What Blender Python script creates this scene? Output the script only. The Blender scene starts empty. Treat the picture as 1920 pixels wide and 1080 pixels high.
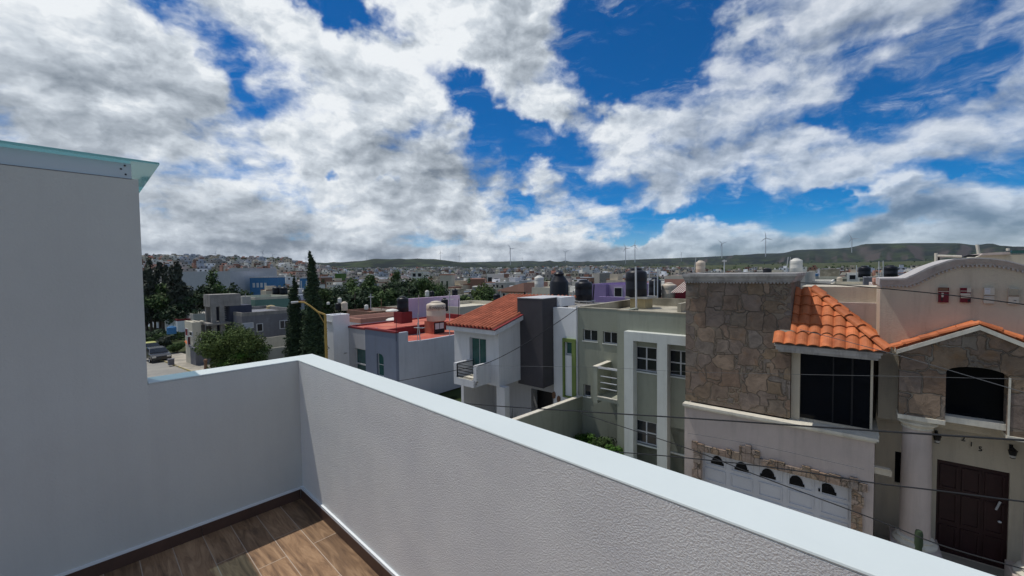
import bpy, bmesh, math, random
from math import radians, sin, cos, pi, atan2, asin, exp, tan, sqrt
from mathutils import Vector, Matrix, noise as mnoise
sc = bpy.context.scene
COL = sc.collection
R = radians

# ---------------------------------------------------------------- camera
FPX, PITCH, ROLL = 771.0, R(2.1177), R(-0.70756)
cF = Vector((0, cos(PITCH), -sin(PITCH)))
_u = Vector((0, sin(PITCH), cos(PITCH))); _x = Vector((1, 0, 0))
cX = _x * cos(ROLL) + _u * sin(ROLL)
cU = _u * cos(ROLL) - _x * sin(ROLL)
cam_data = bpy.data.cameras.new('camera'); cam = bpy.data.objects.new('camera', cam_data)
COL.objects.link(cam); sc.camera = cam
cam_data.sensor_width = 36; cam_data.lens = FPX / 1920 * 36
cam_data.clip_start = 0.05; cam_data.clip_end = 40000
cam.matrix_world = Matrix((cX, cU, -cF)).transposed().to_4x4()

def ray(px, py): return cX * ((px - 960) / FPX) - cU * ((py - 540) / FPX) + cF
def az_el(px, py):
    d = ray(px, py); return atan2(d.x, d.y), atan2(d.z, sqrt(d.x * d.x + d.y * d.y))

# ---------------------------------------------------------------- exposure
sc.view_settings.view_transform = 'Standard'; sc.view_settings.look = 'None'
sc.view_settings.gamma = 1.0; sc.view_settings.exposure = 0.0
sc.view_settings.use_curve_mapping = False
sc.cycles.use_denoising = True
sc.cycles.max_bounces = 6; sc.cycles.transparent_max_bounces = 12

# ---------------------------------------------------------------- sun
SUN_DIR = Vector((-0.370, 0.185, 1.0)).normalized()        # towards the sun
sun_data = bpy.data.lights.new('sun', 'SUN'); sun = bpy.data.objects.new('sun', sun_data)
COL.objects.link(sun); sun_data.energy = 3.1; sun_data.angle = R(0.53); sun_data.color = (1.0, 0.955, 0.88)
sun.rotation_euler = SUN_DIR.to_track_quat('Z', 'Y').to_euler(); sun.location = (0, 0, 60)

# ---------------------------------------------------------------- sky: Nishita blue with a procedural cloud layer
world = bpy.data.worlds.new('World'); sc.world = world; world.use_nodes = True
nt = world.node_tree; nt.nodes.clear()
def N(t, **kw):
    n = nt.nodes.new(t)
    for k, v in kw.items(): setattr(n, k, v)
    return n
def S(x, sock):
    if isinstance(x, (int, float, tuple)): sock.default_value = x
    else: nt.links.new(x, sock)
def M(op, a, b=0.0, c=0.0, clamp=False):
    n = N('ShaderNodeMath', operation=op, use_clamp=clamp); S(a, n.inputs[0]); S(b, n.inputs[1]); S(c, n.inputs[2]); return n.outputs[0]
def VM(op, a, b=(0, 0, 0), scale=1.0):
    n = N('ShaderNodeVectorMath', operation=op); S(a, n.inputs[0]); S(b, n.inputs[1]); S(scale, n.inputs[3])
    return n.outputs['Value'] if op in ('DOT_PRODUCT', 'LENGTH') else n.outputs[0]
def smooth(x, a, b):
    n = N('ShaderNodeMapRange', interpolation_type='SMOOTHSTEP'); S(x, n.inputs[0]); n.inputs[1].default_value = a; n.inputs[2].default_value = b
    return n.outputs[0]
def mixc(f, a, b):
    n = N('ShaderNodeMix', data_type='RGBA'); S(f, n.inputs[0]); S(a, n.inputs[6]); S(b, n.inputs[7]); return n.outputs[2]
def noi(v, sc_, det, rough, dist=0.0):
    n = N('ShaderNodeTexNoise', noise_dimensions='3D'); S(v, n.inputs['Vector']); n.inputs['Scale'].default_value = sc_
    n.inputs['Detail'].default_value = det; n.inputs['Roughness'].default_value = rough; n.inputs['Distortion'].default_value = dist
    return n.outputs[0]
tc = N('ShaderNodeTexCoord'); D = tc.outputs['Generated']
sep = N('ShaderNodeSeparateXYZ'); S(D, sep.inputs[0]); dx, dy, dz = sep.outputs
azn = M('ARCTAN2', dx, dy); eln = M('ARCSINE', dz)
cmb = N('ShaderNodeCombineXYZ'); S(azn, cmb.inputs[0]); S(eln, cmb.inputs[1]); AE0 = cmb.outputs[0]
# cloud deck: a flat layer seen in perspective
h = M('ADD', M('MAXIMUM', dz, 0.0), 0.17)
cp = N('ShaderNodeCombineXYZ'); S(M('DIVIDE', dx, h), cp.inputs[0]); S(M('DIVIDE', dy, h), cp.inputs[1]); S(M('MULTIPLY', dz, 1.5), cp.inputs[2])
PL = cp.outputs[0]
wn = N('ShaderNodeTexNoise'); S(PL, wn.inputs['Vector']); wn.inputs['Scale'].default_value = 1.3; wn.inputs['Detail'].default_value = 3
warp = VM('SCALE', VM('SUBTRACT', wn.outputs['Color'], (0.5, 0.5, 0.5)), scale=0.55)
PW = VM('ADD', PL, warp)
# gaps and banks are laid out in azimuth / elevation, with ragged outlines
wn2 = N('ShaderNodeTexNoise'); S(D, wn2.inputs['Vector']); wn2.inputs['Scale'].default_value = 5.0; wn2.inputs['Detail'].default_value = 5; wn2.inputs['Roughness'].default_value = 0.6
AE = VM('ADD', AE0, VM('SCALE', VM('SUBTRACT', wn2.outputs['Color'], (0.5, 0.5, 0.5)), scale=0.22))
def blobs(lst):
    acc = None
    for cx_, cy_, rx, ry, rot, w in lst:
        a0, e0 = az_el(cx_, cy_); a1, _ = az_el(cx_ + rx, cy_); _, e1 = az_el(cx_, cy_ - ry)
        mp = N('ShaderNodeMapping', vector_type='TEXTURE'); S(AE, mp.inputs[0])
        mp.inputs['Location'].default_value = (a0, e0, 0); mp.inputs['Rotation'].default_value = (0, 0, R(rot))
        mp.inputs['Scale'].default_value = (abs(a1 - a0), abs(e1 - e0), 1)
        g = M('EXPONENT', M('MULTIPLY', VM('DOT_PRODUCT', mp.outputs[0], mp.outputs[0]), -1.0))
        acc = M('MULTIPLY_ADD', g, w, acc if acc is not None else 0.0)
    return acc
HOLES = [(318, 35, 75, 72, -25, -.68), (430, 140, 50, 70, 20, -.42), (470, 195, 40, 35, 0, -.2), (300, 200, 150, 70, 0, .40), (620, 170, 160, 90, 0, .28), (800, 60, 90, 70, 0, .2), (780, 300, 120, 60, 0, .25), (1000, 120, 60, 50, 0, .2), (620, 5, 120, 38, -8, -.6), (720, 20, 40, 25, 0, -.4),
         (900, 25, 40, 22, 0, -.3), (890, 205, 90, 44, -25, -.85), (985, 275, 55, 42, 0, -.45), (955, 130, 25, 40, 0, -.2),
         (1185, 110, 115, 120, 0, -.75), (1110, 20, 60, 50, 0, -.35), (1340, 25, 170, 60, 10, -.6), (1265, 200, 70, 40, 10, -.35), (1450, 30, 80, 25, 10, -.2),
         (1820, 150, 170, 60, 5, -.6), (1720, 55, 90, 22, 5, -.25), (1670, 200, 120, 55, 5, -.45), (1560, 235, 45, 15, 0, -.3), (1600, 85, 30, 20, 0, -.2),
         (1395, 385, 60, 30, 5, -.6), (1290, 415, 120, 18, 10, -.6), (1180, 440, 90, 12, 5, -.45), (1600, 352, 190, 13, 9, -.5), (1800, 325, 110, 12, 7, -.4),
         (612, 318, 16, 12, 0, -.48), (715, 332, 45, 12, 0, -.5), (985, 362, 28, 12, 0, -.45), (1205, 400, 28, 22, 0, -.5), (1055, 300, 40, 30, 0, -.35),
         (1140, 35, 35, 22, 0, .3), (1040, 225, 55, 25, 0, .35), (1150, 235, 60, 38, 0, .5), (600, 90, 120, 50, -10, .22), (200, 120, 220, 130, 0, .30),
         (700, 420, 420, 70, 0, .30), (1500, 280, 330, 40, 6, .30), (1700, 425, 330, 40, 8, .42), (1000, 60, 70, 80, 0, .18), (1500, 130, 120, 50, 15, .12), (560, 260, 300, 60, -20, .2)]
DARK = [(60, 130, 170, 70, 0, .32), (150, 215, 150, 30, 0, .35), (420, 385, 220, 40, -5, .34), (560, 455, 330, 18, 0, .38), (880, 330, 110, 48, 0, .7), (700, 220, 60, 90, -20, .28),
        (300, 270, 150, 30, 0, .3), (480, 300, 160, 60, 0, .18), (1250, 330, 250, 25, 0, .2), (640, 250, 200, 40, -15, .15), (1700, 430, 330, 28, 8, .65), (1800, 290, 200, 18, 6, .4), (1550, 345, 120, 12, 6, .25), (1250, 465, 330, 14, 0, .3), (1650, 130, 200, 40, 10, .15),
        (60, 30, 120, 80, 0, -.35), (700, 160, 230, 130, 0, -.22), (200, 60, 120, 120, 0, -.15), (75, 165, 60, 20, 0, -.4), (250, 210, 60, 20, 0, -.5), (400, 300, 250, 30, -10, -.3), (600, 60, 200, 50, -10, -.25), (800, 80, 90, 120, 0, -.25), (1450, 180, 150, 60, 0, -.1), (640, 395, 60, 12, 0, -.3), (1600, 368, 260, 9, 9, -.9)]
B = blobs(HOLES); DK = blobs(DARK)
n1 = noi(PW, 1.1, 9.0, 0.58); n2 = noi(PW, 2.6, 6.0, 0.58)
DWv = VM('ADD', VM('MULTIPLY', D, (1.0, 1.0, 1.7)), VM('SCALE', VM('SUBTRACT', wn2.outputs['Color'], (0.5, 0.5, 0.5)), scale=0.10))
n3 = noi(DWv, 5.2, 10.0, 0.56)
dens = M('ADD', M('ADD', M('MULTIPLY', M('SUBTRACT', n1, 0.5), 1.35), M('MULTIPLY', M('SUBTRACT', n3, 0.5), 2.1)), M('ADD', M('ADD', B, 0.20), smooth(M('MULTIPLY', eln, -1.0), -0.09, -0.01)))
thin = M('MULTIPLY_ADD', smooth(azn, 0.10, 0.55), -0.22, 1.0)
alpha = M('MULTIPLY', smooth(dens, -0.08, 0.40), thin)
wisp = M('MULTIPLY', smooth(noi(VM('MULTIPLY', DWv, (1.0, 1.0, 1.8)), 6.5, 9.0, 0.66, 0.8), 0.50, 0.80), smooth(dens, -0.75, -0.05))
alpha = M('MAXIMUM', alpha, M('MULTIPLY', wisp, 0.55))
# light: relief by sampling the density a little nearer the sun
PS = VM('ADD', DWv, (-0.030, 0.0, 0.045))
n3b = noi(PS, 5.2, 8.0, 0.56)
n4 = noi(DWv, 15.0, 6.0, 0.55); n4b = noi(VM('ADD', DWv, (-0.012, 0.0, 0.018)), 15.0, 5.0, 0.55)
rel = M('ADD', M('SUBTRACT', n3, n3b), M('MULTIPLY', M('SUBTRACT', n4, n4b), 0.45))
thick = smooth(dens, 0.15, 1.0)
lit = M('ADD', M('SUBTRACT', 0.86, M('MULTIPLY', thick, 0.20)), M('MULTIPLY', rel, 1.7))
lit = M('SUBTRACT', lit, M('MULTIPLY', DK, 0.56))
behind = M('ADD', smooth(M('MULTIPLY', dy, -1.0), -0.25, 0.5), smooth(dz, 0.62, 0.95))   # unseen cloud overhead and behind, greyed to weaken the fill light
lit = M('SUBTRACT', lit, M('MULTIPLY', M('MINIMUM', behind, 1.0), 0.16))
lit = M('SUBTRACT', lit, M('MULTIPLY', M('SUBTRACT', n2, 0.5), 0.38))
lit = M('MINIMUM', M('MAXIMUM', lit, 0.14), 1.0)
ramp = N('ShaderNodeValToRGB'); S(lit, ramp.inputs[0]); cr = ramp.color_ramp
cr.elements[0].position = 0.0; cr.elements[0].color = (0.085, 0.115, 0.15, 1)
cr.elements[1].position = 1.0; cr.elements[1].color = (0.86, 0.895, 0.925, 1)
for p_, c_ in ((0.35, (0.20, 0.24, 0.29, 1)), (0.62, (0.41, 0.46, 0.52, 1)), (0.82, (0.62, 0.675, 0.735, 1))):
    e_ = cr.elements.new(p_); e_.color = c_
sky = N('ShaderNodeTexSky', sky_type='NISHITA'); sky.sun_disc = False
sky.sun_elevation = R(67.5); sky.sun_rotation = R(296.5); sky.altitude = 2300; sky.air_density = 1.0; sky.dust_density = 0.4; sky.ozone_density = 3.0
hs = N('ShaderNodeHueSaturation'); hs.inputs['Saturation'].default_value = 1.75; hs.inputs['Value'].default_value = 1.0; hs.inputs['Hue'].default_value = 0.505; S(sky.outputs[0], hs.inputs['Color'])
bg1 = N('ShaderNodeBackground'); S(hs.outputs[0], bg1.inputs[0]); bg1.inputs[1].default_value = 0.094
bg2 = N('ShaderNodeBackground'); S(ramp.outputs[0], bg2.inputs[0]); bg2.inputs[1].default_value = 1.0
mx = N('ShaderNodeMixShader'); S(alpha, mx.inputs[0]); S(bg1.outputs[0], mx.inputs[1]); S(bg2.outputs[0], mx.inputs[2])
wo = N('ShaderNodeOutputWorld'); S(mx.outputs[0], wo.inputs[0])
world.cycles.sampling_method = 'MANUAL'; world.cycles.sample_map_resolution = 512

# ================================================================ helpers
from mathutils.geometry import tessellate_polygon
rnd = random.Random(7)
ANG = {'C': R(-39.45), 'A': R(-43.55), 'W': 0.0}   # C: the houses across the street, A: our terrace, W: plain world axes
def f2w(s, d, z, fr='C'):
    a = ANG[fr]; return Vector((s * cos(a) - d * sin(a), s * sin(a) + d * cos(a), z))
def w2f(p, fr='C'):
    a = ANG[fr]; return (p[0] * cos(a) + p[1] * sin(a), -p[0] * sin(a) + p[1] * cos(a), p[2])
def P(px, py, d, fr='C'):           # sight line met with the plane y = d
    r = w2f(ray(px, py), fr); t = d / r[1]; return (r[0] * t, d, r[2] * t)
def PS(px, py, s, fr='C'):
    r = w2f(ray(px, py), fr); t = s / r[0]; return (s, r[1] * t, r[2] * t)
def PZ(px, py, z, fr='C'):
    r = w2f(ray(px, py), fr); t = z / r[2]; return (r[0] * t, r[1] * t, z)
def AT(px, py, Y, fr='C'):          # point of the sight line at distance Y ahead
    r = ray(px, py); return w2f(r * (Y / (r.x * cF.x + r.y * cF.y + r.z * cF.z)), fr)

def street_z(s): return -7.74 - 0.040 * max(0.0, -s - 25.0)      # the street falls away to the left
def PG(px, py, off=0.0):            # sight line met with the sloping street
    z = -7.74
    for _ in range(12): p = PZ(px, py, z + off); z = street_z(p[0])
    return (p[0], p[1], z + off)
def fdepth(p): v = f2w(*p); return v.dot(cF)

class MB:
    def __init__(m): m.v = []; m.f = []; m.mi = []; m.i = 0
    def add(m, vs, fs):
        b = len(m.v); m.v += [tuple(v) for v in vs]
        for f in fs: m.f.append(tuple(b + k for k in f)); m.mi.append(m.i)
        return m
    def box(m, x0, x1, y0, y1, z0, z1, rot=0.0):
        vs = [(x, y, z) for z in (z0, z1) for x, y in ((x0, y0), (x1, y0), (x1, y1), (x0, y1))]
        if rot:
            cx, cy = (x0 + x1) / 2, (y0 + y1) / 2; c, s = cos(rot), sin(rot)
            vs = [(cx + (x - cx) * c - (y - cy) * s, cy + (x - cx) * s + (y - cy) * c, z) for x, y, z in vs]
        return m.add(vs, [(0, 3, 2, 1), (4, 5, 6, 7), (0, 1, 5, 4), (1, 2, 6, 5), (2, 3, 7, 6), (3, 0, 4, 7)])
    def quad(m, *p): return m.add(p, [tuple(range(len(p)))])
    def wall(m, outer, y0, y1, holes=(), axis='y'):
        """slab cut to an outline (u,z), with openings, between y0 (front) and y1"""
        loops = [list(outer)] + [list(h) for h in holes]
        flat = [p for l in loops for p in l]
        tri = tessellate_polygon([[Vector((p[0], p[1], 0)) for p in l] for l in loops])
        mk = (lambda u, y, z: (u, y, z)) if axis == 'y' else (lambda u, y, z: (y, u, z))
        n = len(flat); vs = [mk(p[0], y0, p[1]) for p in flat] + [mk(p[0], y1, p[1]) for p in flat]
        fs = []
        for t in tri:
            a, b, c = t
            ar = (flat[b][0] - flat[a][0]) * (flat[c][1] - flat[a][1]) - (flat[c][0] - flat[a][0]) * (flat[b][1] - flat[a][1])
            if ar < 0: a, b, c = c, b, a
            if axis == 'x': a, b, c = c, b, a
            if y1 < y0: a, b, c = c, b, a
            fs += [(a, b, c), (c + n, b + n, a + n)]
        k = 0
        for li, l in enumerate(loops):
            L = len(l); area = sum(l[i][0] * l[(i + 1) % L][1] - l[(i + 1) % L][0] * l[i][1] for i in range(L))
            flip = (area > 0) != (li > 0)
            if axis == 'x': flip = not flip
            if y1 < y0: flip = not flip
            for i in range(L):
                a, b = k + i, k + (i + 1) % L
                fs.append((a, a + n, b + n, b) if flip else (a, b, b + n, a + n))
            k += L
        return m.add(vs, fs)
    def lathe(m, cx, cy, prof, n=20, z0=0.0, cap=True):
        b = len(m.v); vs = []; fs = []
        for r, z in prof:
            for i in range(n): vs.append((cx + r * cos(2 * pi * i / n), cy + r * sin(2 * pi * i / n), z0 + z))
        for k in range(len(prof) - 1):
            for i in range(n):
                j = (i + 1) % n; fs.append((k * n + i, k * n + j, (k + 1) * n + j, (k + 1) * n + i))
        if cap:
            fs.append(tuple(range(n))[::-1]); fs.append(tuple((len(prof) - 1) * n + i for i in range(n)))
        return m.add(vs, fs)
    def tube(m, pts, r, n=6, r1=None):
        pts = [Vector(p) for p in pts]; vs = []; fs = []; L = len(pts); r1 = r if r1 is None else r1
        for k, p in enumerate(pts):
            t = (pts[min(k + 1, L - 1)] - pts[max(k - 1, 0)]).normalized()
            a = t.cross(Vector((0, 0, 1)) if abs(t.z) < 0.9 else Vector((1, 0, 0))).normalized(); c = t.cross(a)
            rr = r + (r1 - r) * k / max(L - 1, 1)
            for i in range(n):
                w = 2 * pi * i / n; vs.append(p + a * (rr * cos(w)) + c * (rr * sin(w)))
        for k in range(L - 1):
            for i in range(n):
                j = (i + 1) % n; fs.append((k * n + i, k * n + j, (k + 1) * n + j, (k + 1) * n + i))
        fs.append(tuple(range(n))[::-1]); fs.append(tuple((L - 1) * n + i for i in range(n)))
        return m.add(vs, fs)
    def prism(m, pts, vec):
        """extrude a planar loop of 3-D points along vec"""
        n = len(pts); vec = Vector(vec); vs = [Vector(p) for p in pts] + [Vector(p) + vec for p in pts]
        return m.add(vs, [tuple(range(n))[::-1], tuple(range(n, 2 * n))] + [(i, (i + 1) % n, n + (i + 1) % n, n + i) for i in range(n)])

def link_mesh(name, mb, mats, org=(0, 0, 0), smooth=False, fixn=True):
    me = bpy.data.meshes.new(name)
    me.from_pydata([(v[0] - org[0], v[1] - org[1], v[2] - org[2]) for v in mb.v], [], mb.f)
    mats = mats if isinstance(mats, (list, tuple)) else [mats]
    for mt in mats: me.materials.append(mt)
    if len(mats) > 1: me.polygons.foreach_set('material_index', mb.mi)
    if smooth: me.polygons.foreach_set('use_smooth', [True] * len(me.polygons))
    if fixn:
        bm = bmesh.new(); bm.from_mesh(me); bmesh.ops.recalc_face_normals(bm, faces=bm.faces); bm.to_mesh(me); bm.free()
    me.update(); o = bpy.data.objects.new(name, me); COL.objects.link(o)
    if smooth: me.set_sharp_from_angle(angle=R(40))
    return o
def tag(o, label=None, cat=None, group=None, kind=None):
    if label: o['label'] = label
    if cat: o['category'] = cat
    if group: o['group'] = group
    if kind: o['kind'] = kind
    return o
ORG = {}
def thing(name, label, cat, org, fr='C', group=None):
    o = bpy.data.objects.new(name, None); COL.objects.link(o); o.empty_display_size = 0.2
    o.location = f2w(*org, fr); o.rotation_euler = (0, 0, ANG[fr]); ORG[o.name] = org
    return tag(o, label, cat, group)
def part(name, mb, mats, parent, label=None, smooth=False, bevel=0.0):
    org = ORG[parent.name]; o = link_mesh(name, mb, mats, org, smooth); o.parent = parent; ORG[o.name] = org
    if label: o['label'] = label
    if bevel:
        b = o.modifiers.new('bevel', 'BEVEL'); b.width = bevel; b.segments = 2; b.limit_method = 'ANGLE'; b.angle_limit = R(50)
    return o
def single(name, label, cat, mb, mats, org=(0, 0, 0), fr='C', group=None, smooth=False, kind=None):
    o = link_mesh(name, mb, mats, org, smooth); o.location = f2w(*org, fr); o.rotation_euler = (0, 0, ANG[fr]); ORG[o.name] = org
    return tag(o, label, cat, group, kind)
def textmesh(name, fc):
    tmp = bpy.data.objects.new('tmp', fc); me = bpy.data.meshes.new_from_object(tmp); me.name = name; bpy.data.objects.remove(tmp); return bpy.data.objects.new(name, me)
def dup(root, p=None, rot=None, scale=None, label=None, mats=None):
    r = root.copy(); COL.objects.link(r); ORG[r.name] = ORG.get(root.name, (0, 0, 0))
    if p is not None: r.location = p
    if rot is not None: r.rotation_euler = (0, 0, rot)
    if scale is not None: r.scale = scale if isinstance(scale, tuple) else (scale,) * 3
    if label: r['label'] = label
    for ch in list(root.children):
        c = ch.copy(); COL.objects.link(c); c.parent = r
        for g in list(ch.children):
            e = g.copy(); COL.objects.link(e); e.parent = c
    return r

# ================================================================ materials
def nodes(name):
    m = bpy.data.materials.new(name); m.use_nodes = True; t = m.node_tree; b = t.nodes['Principled BSDF']; return m, t, b
def col(c): return (c[0], c[1], c[2], 1)
def mat(name, c, rough=0.85, var=0.12, vs=1.2, bump=0.0, bs=40.0, stain=0.0, stain_col=(0.05, 0.05, 0.045), metal=0.0, spec=0.3, bdist=0.01, fine=0.0, c2=None, c2s=1.0, c2t=(0.45, 0.6), island=0.0):
    m, t, b = nodes(name); n = t.nodes; l = t.links
    tx = n.new('ShaderNodeTexCoord'); o = tx.outputs['Object']
    nz = n.new('ShaderNodeTexNoise'); nz.inputs['Scale'].default_value = vs; nz.inputs['Detail'].default_value = 6; nz.inputs['Roughness'].default_value = 0.65; l.new(o, nz.inputs['Vector'])
    mr = n.new('ShaderNodeMapRange'); mr.inputs[1].default_value = 0.3; mr.inputs[2].default_value = 0.7; mr.inputs[3].default_value = 1 - var; mr.inputs[4].default_value = 1 + var; l.new(nz.outputs[0], mr.inputs[0])
    base = n.new('ShaderNodeRGB'); base.outputs[0].default_value = col(c); cur = base.outputs[0]
    if c2:
        n2 = n.new('ShaderNodeTexNoise'); n2.inputs['Scale'].default_value = c2s; n2.inputs['Detail'].default_value = 8; n2.inputs['Roughness'].default_value = 0.6; l.new(o, n2.inputs['Vector'])
        m2 = n.new('ShaderNodeMapRange'); m2.inputs[1].default_value = c2t[0]; m2.inputs[2].default_value = c2t[1]; l.new(n2.outputs[0], m2.inputs[0])
        mm = n.new('ShaderNodeMix'); mm.data_type = 'RGBA'; l.new(m2.outputs[0], mm.inputs[0]); l.new(cur, mm.inputs[6]); mm.inputs[7].default_value = col(c2); cur = mm.outputs[2]
    if stain:
        mp = n.new('ShaderNodeMapping'); mp.inputs['Scale'].default_value = (2.6, 2.6, 0.28); l.new(o, mp.inputs[0])
        ns = n.new('ShaderNodeTexNoise'); ns.inputs['Scale'].default_value = 1.6; ns.inputs['Detail'].default_value = 7; ns.inputs['Roughness'].default_value = 0.7; l.new(mp.outputs[0], ns.inputs['Vector'])
        ms = n.new('ShaderNodeMapRange'); ms.inputs[1].default_value = 0.48; ms.inputs[2].default_value = 0.78; ms.inputs[4].default_value = stain; l.new(ns.outputs[0], ms.inputs[0])
        mm = n.new('ShaderNodeMix'); mm.data_type = 'RGBA'; l.new(ms.outputs[0], mm.inputs[0]); l.new(cur, mm.inputs[6]); mm.inputs[7].default_value = col(stain_col); cur = mm.outputs[2]
    val = mr.outputs[0]
    if island:
        ge = n.new('ShaderNodeNewGeometry'); mi = n.new('ShaderNodeMapRange'); mi.inputs[3].default_value = 1 - island; mi.inputs[4].default_value = 1 + island; l.new(ge.outputs['Random Per Island'], mi.inputs[0])
        mu = n.new('ShaderNodeMath'); mu.operation = 'MULTIPLY'; l.new(val, mu.inputs[0]); l.new(mi.outputs[0], mu.inputs[1]); val = mu.outputs[0]
    hv = n.new('ShaderNodeHueSaturation'); l.new(cur, hv.inputs['Color']); l.new(val, hv.inputs['Value']); l.new(hv.outputs[0], b.inputs['Base Color'])
    b.inputs['Roughness'].default_value = rough; b.inputs['Metallic'].default_value = metal; b.inputs['Specular IOR Level'].default_value = spec
    if bump:
        nb = n.new('ShaderNodeTexNoise'); nb.inputs['Scale'].default_value = bs; nb.inputs['Detail'].default_value = 3; nb.inputs['Roughness'].default_value = 0.6; l.new(o, nb.inputs['Vector'])
        bp = n.new('ShaderNodeBump'); bp.inputs['Strength'].default_value = bump; bp.inputs['Distance'].default_value = bdist; l.new(nb.outputs[0], bp.inputs['Height']); l.new(bp.outputs[0], b.inputs['Normal'])
    return m
def glossy(name, c, rough=0.08, spec=0.5):
    return mat(name, c, rough=rough, var=0.25, vs=2.0, spec=spec)
def foliage(name, c, c2, rough=0.7):
    m, t, b = nodes(name); n = t.nodes; l = t.links
    g = n.new('ShaderNodeNewGeometry'); r = n.new('ShaderNodeValToRGB'); r.color_ramp.elements[0].color = col(c); r.color_ramp.elements[1].color = col(c2)
    l.new(g.outputs['Random Per Island'], r.inputs[0])
    tx = n.new('ShaderNodeTexCoord'); nz = n.new('ShaderNodeTexNoise'); nz.inputs['Scale'].default_value = 0.9; nz.inputs['Detail'].default_value = 3; l.new(tx.outputs['Object'], nz.inputs['Vector'])
    oi = n.new('ShaderNodeObjectInfo'); ad = n.new('ShaderNodeMath'); ad.operation = 'MULTIPLY_ADD'; l.new(oi.outputs['Random'], ad.inputs[0]); ad.inputs[1].default_value = 0.25; l.new(nz.outputs[0], ad.inputs[2])
    mr = n.new('ShaderNodeMapRange'); mr.inputs[1].default_value = 0.35; mr.inputs[2].default_value = 0.95; mr.inputs[3].default_value = 0.65; mr.inputs[4].default_value = 1.35; l.new(ad.outputs[0], mr.inputs[0])
    hv = n.new('ShaderNodeHueSaturation'); l.new(r.outputs[0], hv.inputs['Color']); l.new(mr.outputs[0], hv.inputs['Value']); l.new(hv.outputs[0], b.inputs['Base Color'])
    b.inputs['Roughness'].default_value = rough; b.inputs['Specular IOR Level'].default_value = 0.15
    return m
def stone_mat(name, scale=2.1, mortar=(0.27, 0.22, 0.165), tint=1.12, mw=0.028, zs=1.0):
    m, t, b = nodes(name); n = t.nodes; l = t.links
    tx = n.new('ShaderNodeTexCoord'); mp = n.new('ShaderNodeMapping'); mp.inputs['Scale'].default_value = (scale, scale, scale * zs); l.new(tx.outputs['Object'], mp.inputs[0])
    wn = n.new('ShaderNodeTexNoise'); wn.inputs['Scale'].default_value = 2.2; wn.inputs['Detail'].default_value = 3; l.new(mp.outputs[0], wn.inputs['Vector'])
    vs = n.new('ShaderNodeVectorMath'); vs.operation = 'SUBTRACT'; l.new(wn.outputs['Color'], vs.inputs[0]); vs.inputs[1].default_value = (0.5, 0.5, 0.5)
    sc_ = n.new('ShaderNodeVectorMath'); sc_.operation = 'SCALE'; l.new(vs.outputs[0], sc_.inputs[0]); sc_.inputs[3].default_value = 0.24
    ad = n.new('ShaderNodeVectorMath'); l.new(mp.outputs[0], ad.inputs[0]); l.new(sc_.outputs[0], ad.inputs[1])
    v1 = n.new('ShaderNodeTexVoronoi'); v1.distance = 'CHEBYCHEV'; v1.inputs['Scale'].default_value = 1.0; v1.inputs['Randomness'].default_value = 0.75; l.new(ad.outputs[0], v1.inputs['Vector'])
    v2 = n.new('ShaderNodeTexVoronoi'); v2.feature = 'F2'; v2.distance = 'CHEBYCHEV'; v2.inputs['Scale'].default_value = 1.0; v2.inputs['Randomness'].default_value = 0.75; l.new(ad.outputs[0], v2.inputs['Vector'])
    df = n.new('ShaderNodeMath'); df.operation = 'SUBTRACT'; l.new(v2.outputs['Distance'], df.inputs[0]); l.new(v1.outputs['Distance'], df.inputs[1])
    ed = n.new('ShaderNodeMapRange'); ed.interpolation_type = 'SMOOTHSTEP'; ed.inputs[1].default_value = mw * 0.6; ed.inputs[2].default_value = mw * 2.2; l.new(df.outputs[0], ed.inputs[0])
    sx = n.new('ShaderNodeSeparateXYZ'); l.new(v1.outputs['Color'], sx.inputs[0])
    rp = n.new('ShaderNodeValToRGB'); e = rp.color_ramp; k = tint
    e.elements[0].position = 0; e.elements[0].color = (0.175 * k, 0.122 * k, 0.088 * k, 1); e.elements[1].position = 1; e.elements[1].color = (0.24 * k, 0.175 * k, 0.125 * k, 1)
    for p_, c_ in ((0.3, (0.175, 0.14, 0.118)), (0.55, (0.165, 0.122, 0.09)), (0.72, (0.185, 0.138, 0.095)), (0.86, (0.16, 0.138, 0.122))):
        q = e.elements.new(p_); q.color = (c_[0] * k, c_[1] * k, c_[2] * k, 1)
    l.new(sx.outputs[0], rp.inputs[0])
    n1 = n.new('ShaderNodeTexNoise'); n1.inputs['Scale'].default_value = 3.2; n1.inputs['Detail'].default_value = 8; n1.inputs['Roughness'].default_value = 0.72; n1.inputs['Distortion'].default_value = 0.6; l.new(tx.outputs['Object'], n1.inputs['Vector'])
    r1 = n.new('ShaderNodeMapRange'); r1.inputs[1].default_value = 0.3; r1.inputs[2].default_value = 0.7; r1.inputs[3].default_value = 0.62; r1.inputs[4].default_value = 1.4; l.new(n1.outputs[0], r1.inputs[0])
    hv = n.new('ShaderNodeHueSaturation'); l.new(rp.outputs[0], hv.inputs['Color']); l.new(r1.outputs[0], hv.inputs['Value'])
    n2 = n.new('ShaderNodeTexNoise'); n2.inputs['Scale'].default_value = 1.5; n2.inputs['Detail'].default_value = 6; n2.inputs['Roughness'].default_value = 0.65; l.new(tx.outputs['Object'], n2.inputs['Vector'])
    r2 = n.new('ShaderNodeMapRange'); r2.inputs[1].default_value = 0.56; r2.inputs[2].default_value = 0.70; r2.inputs[4].default_value = 0.6; l.new(n2.outputs[0], r2.inputs[0])
    m1 = n.new('ShaderNodeMix'); m1.data_type = 'RGBA'; l.new(r2.outputs[0], m1.inputs[0]); l.new(hv.outputs[0], m1.inputs[6]); m1.inputs[7].default_value = (0.22 * k, 0.125 * k, 0.06 * k, 1)
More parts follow.
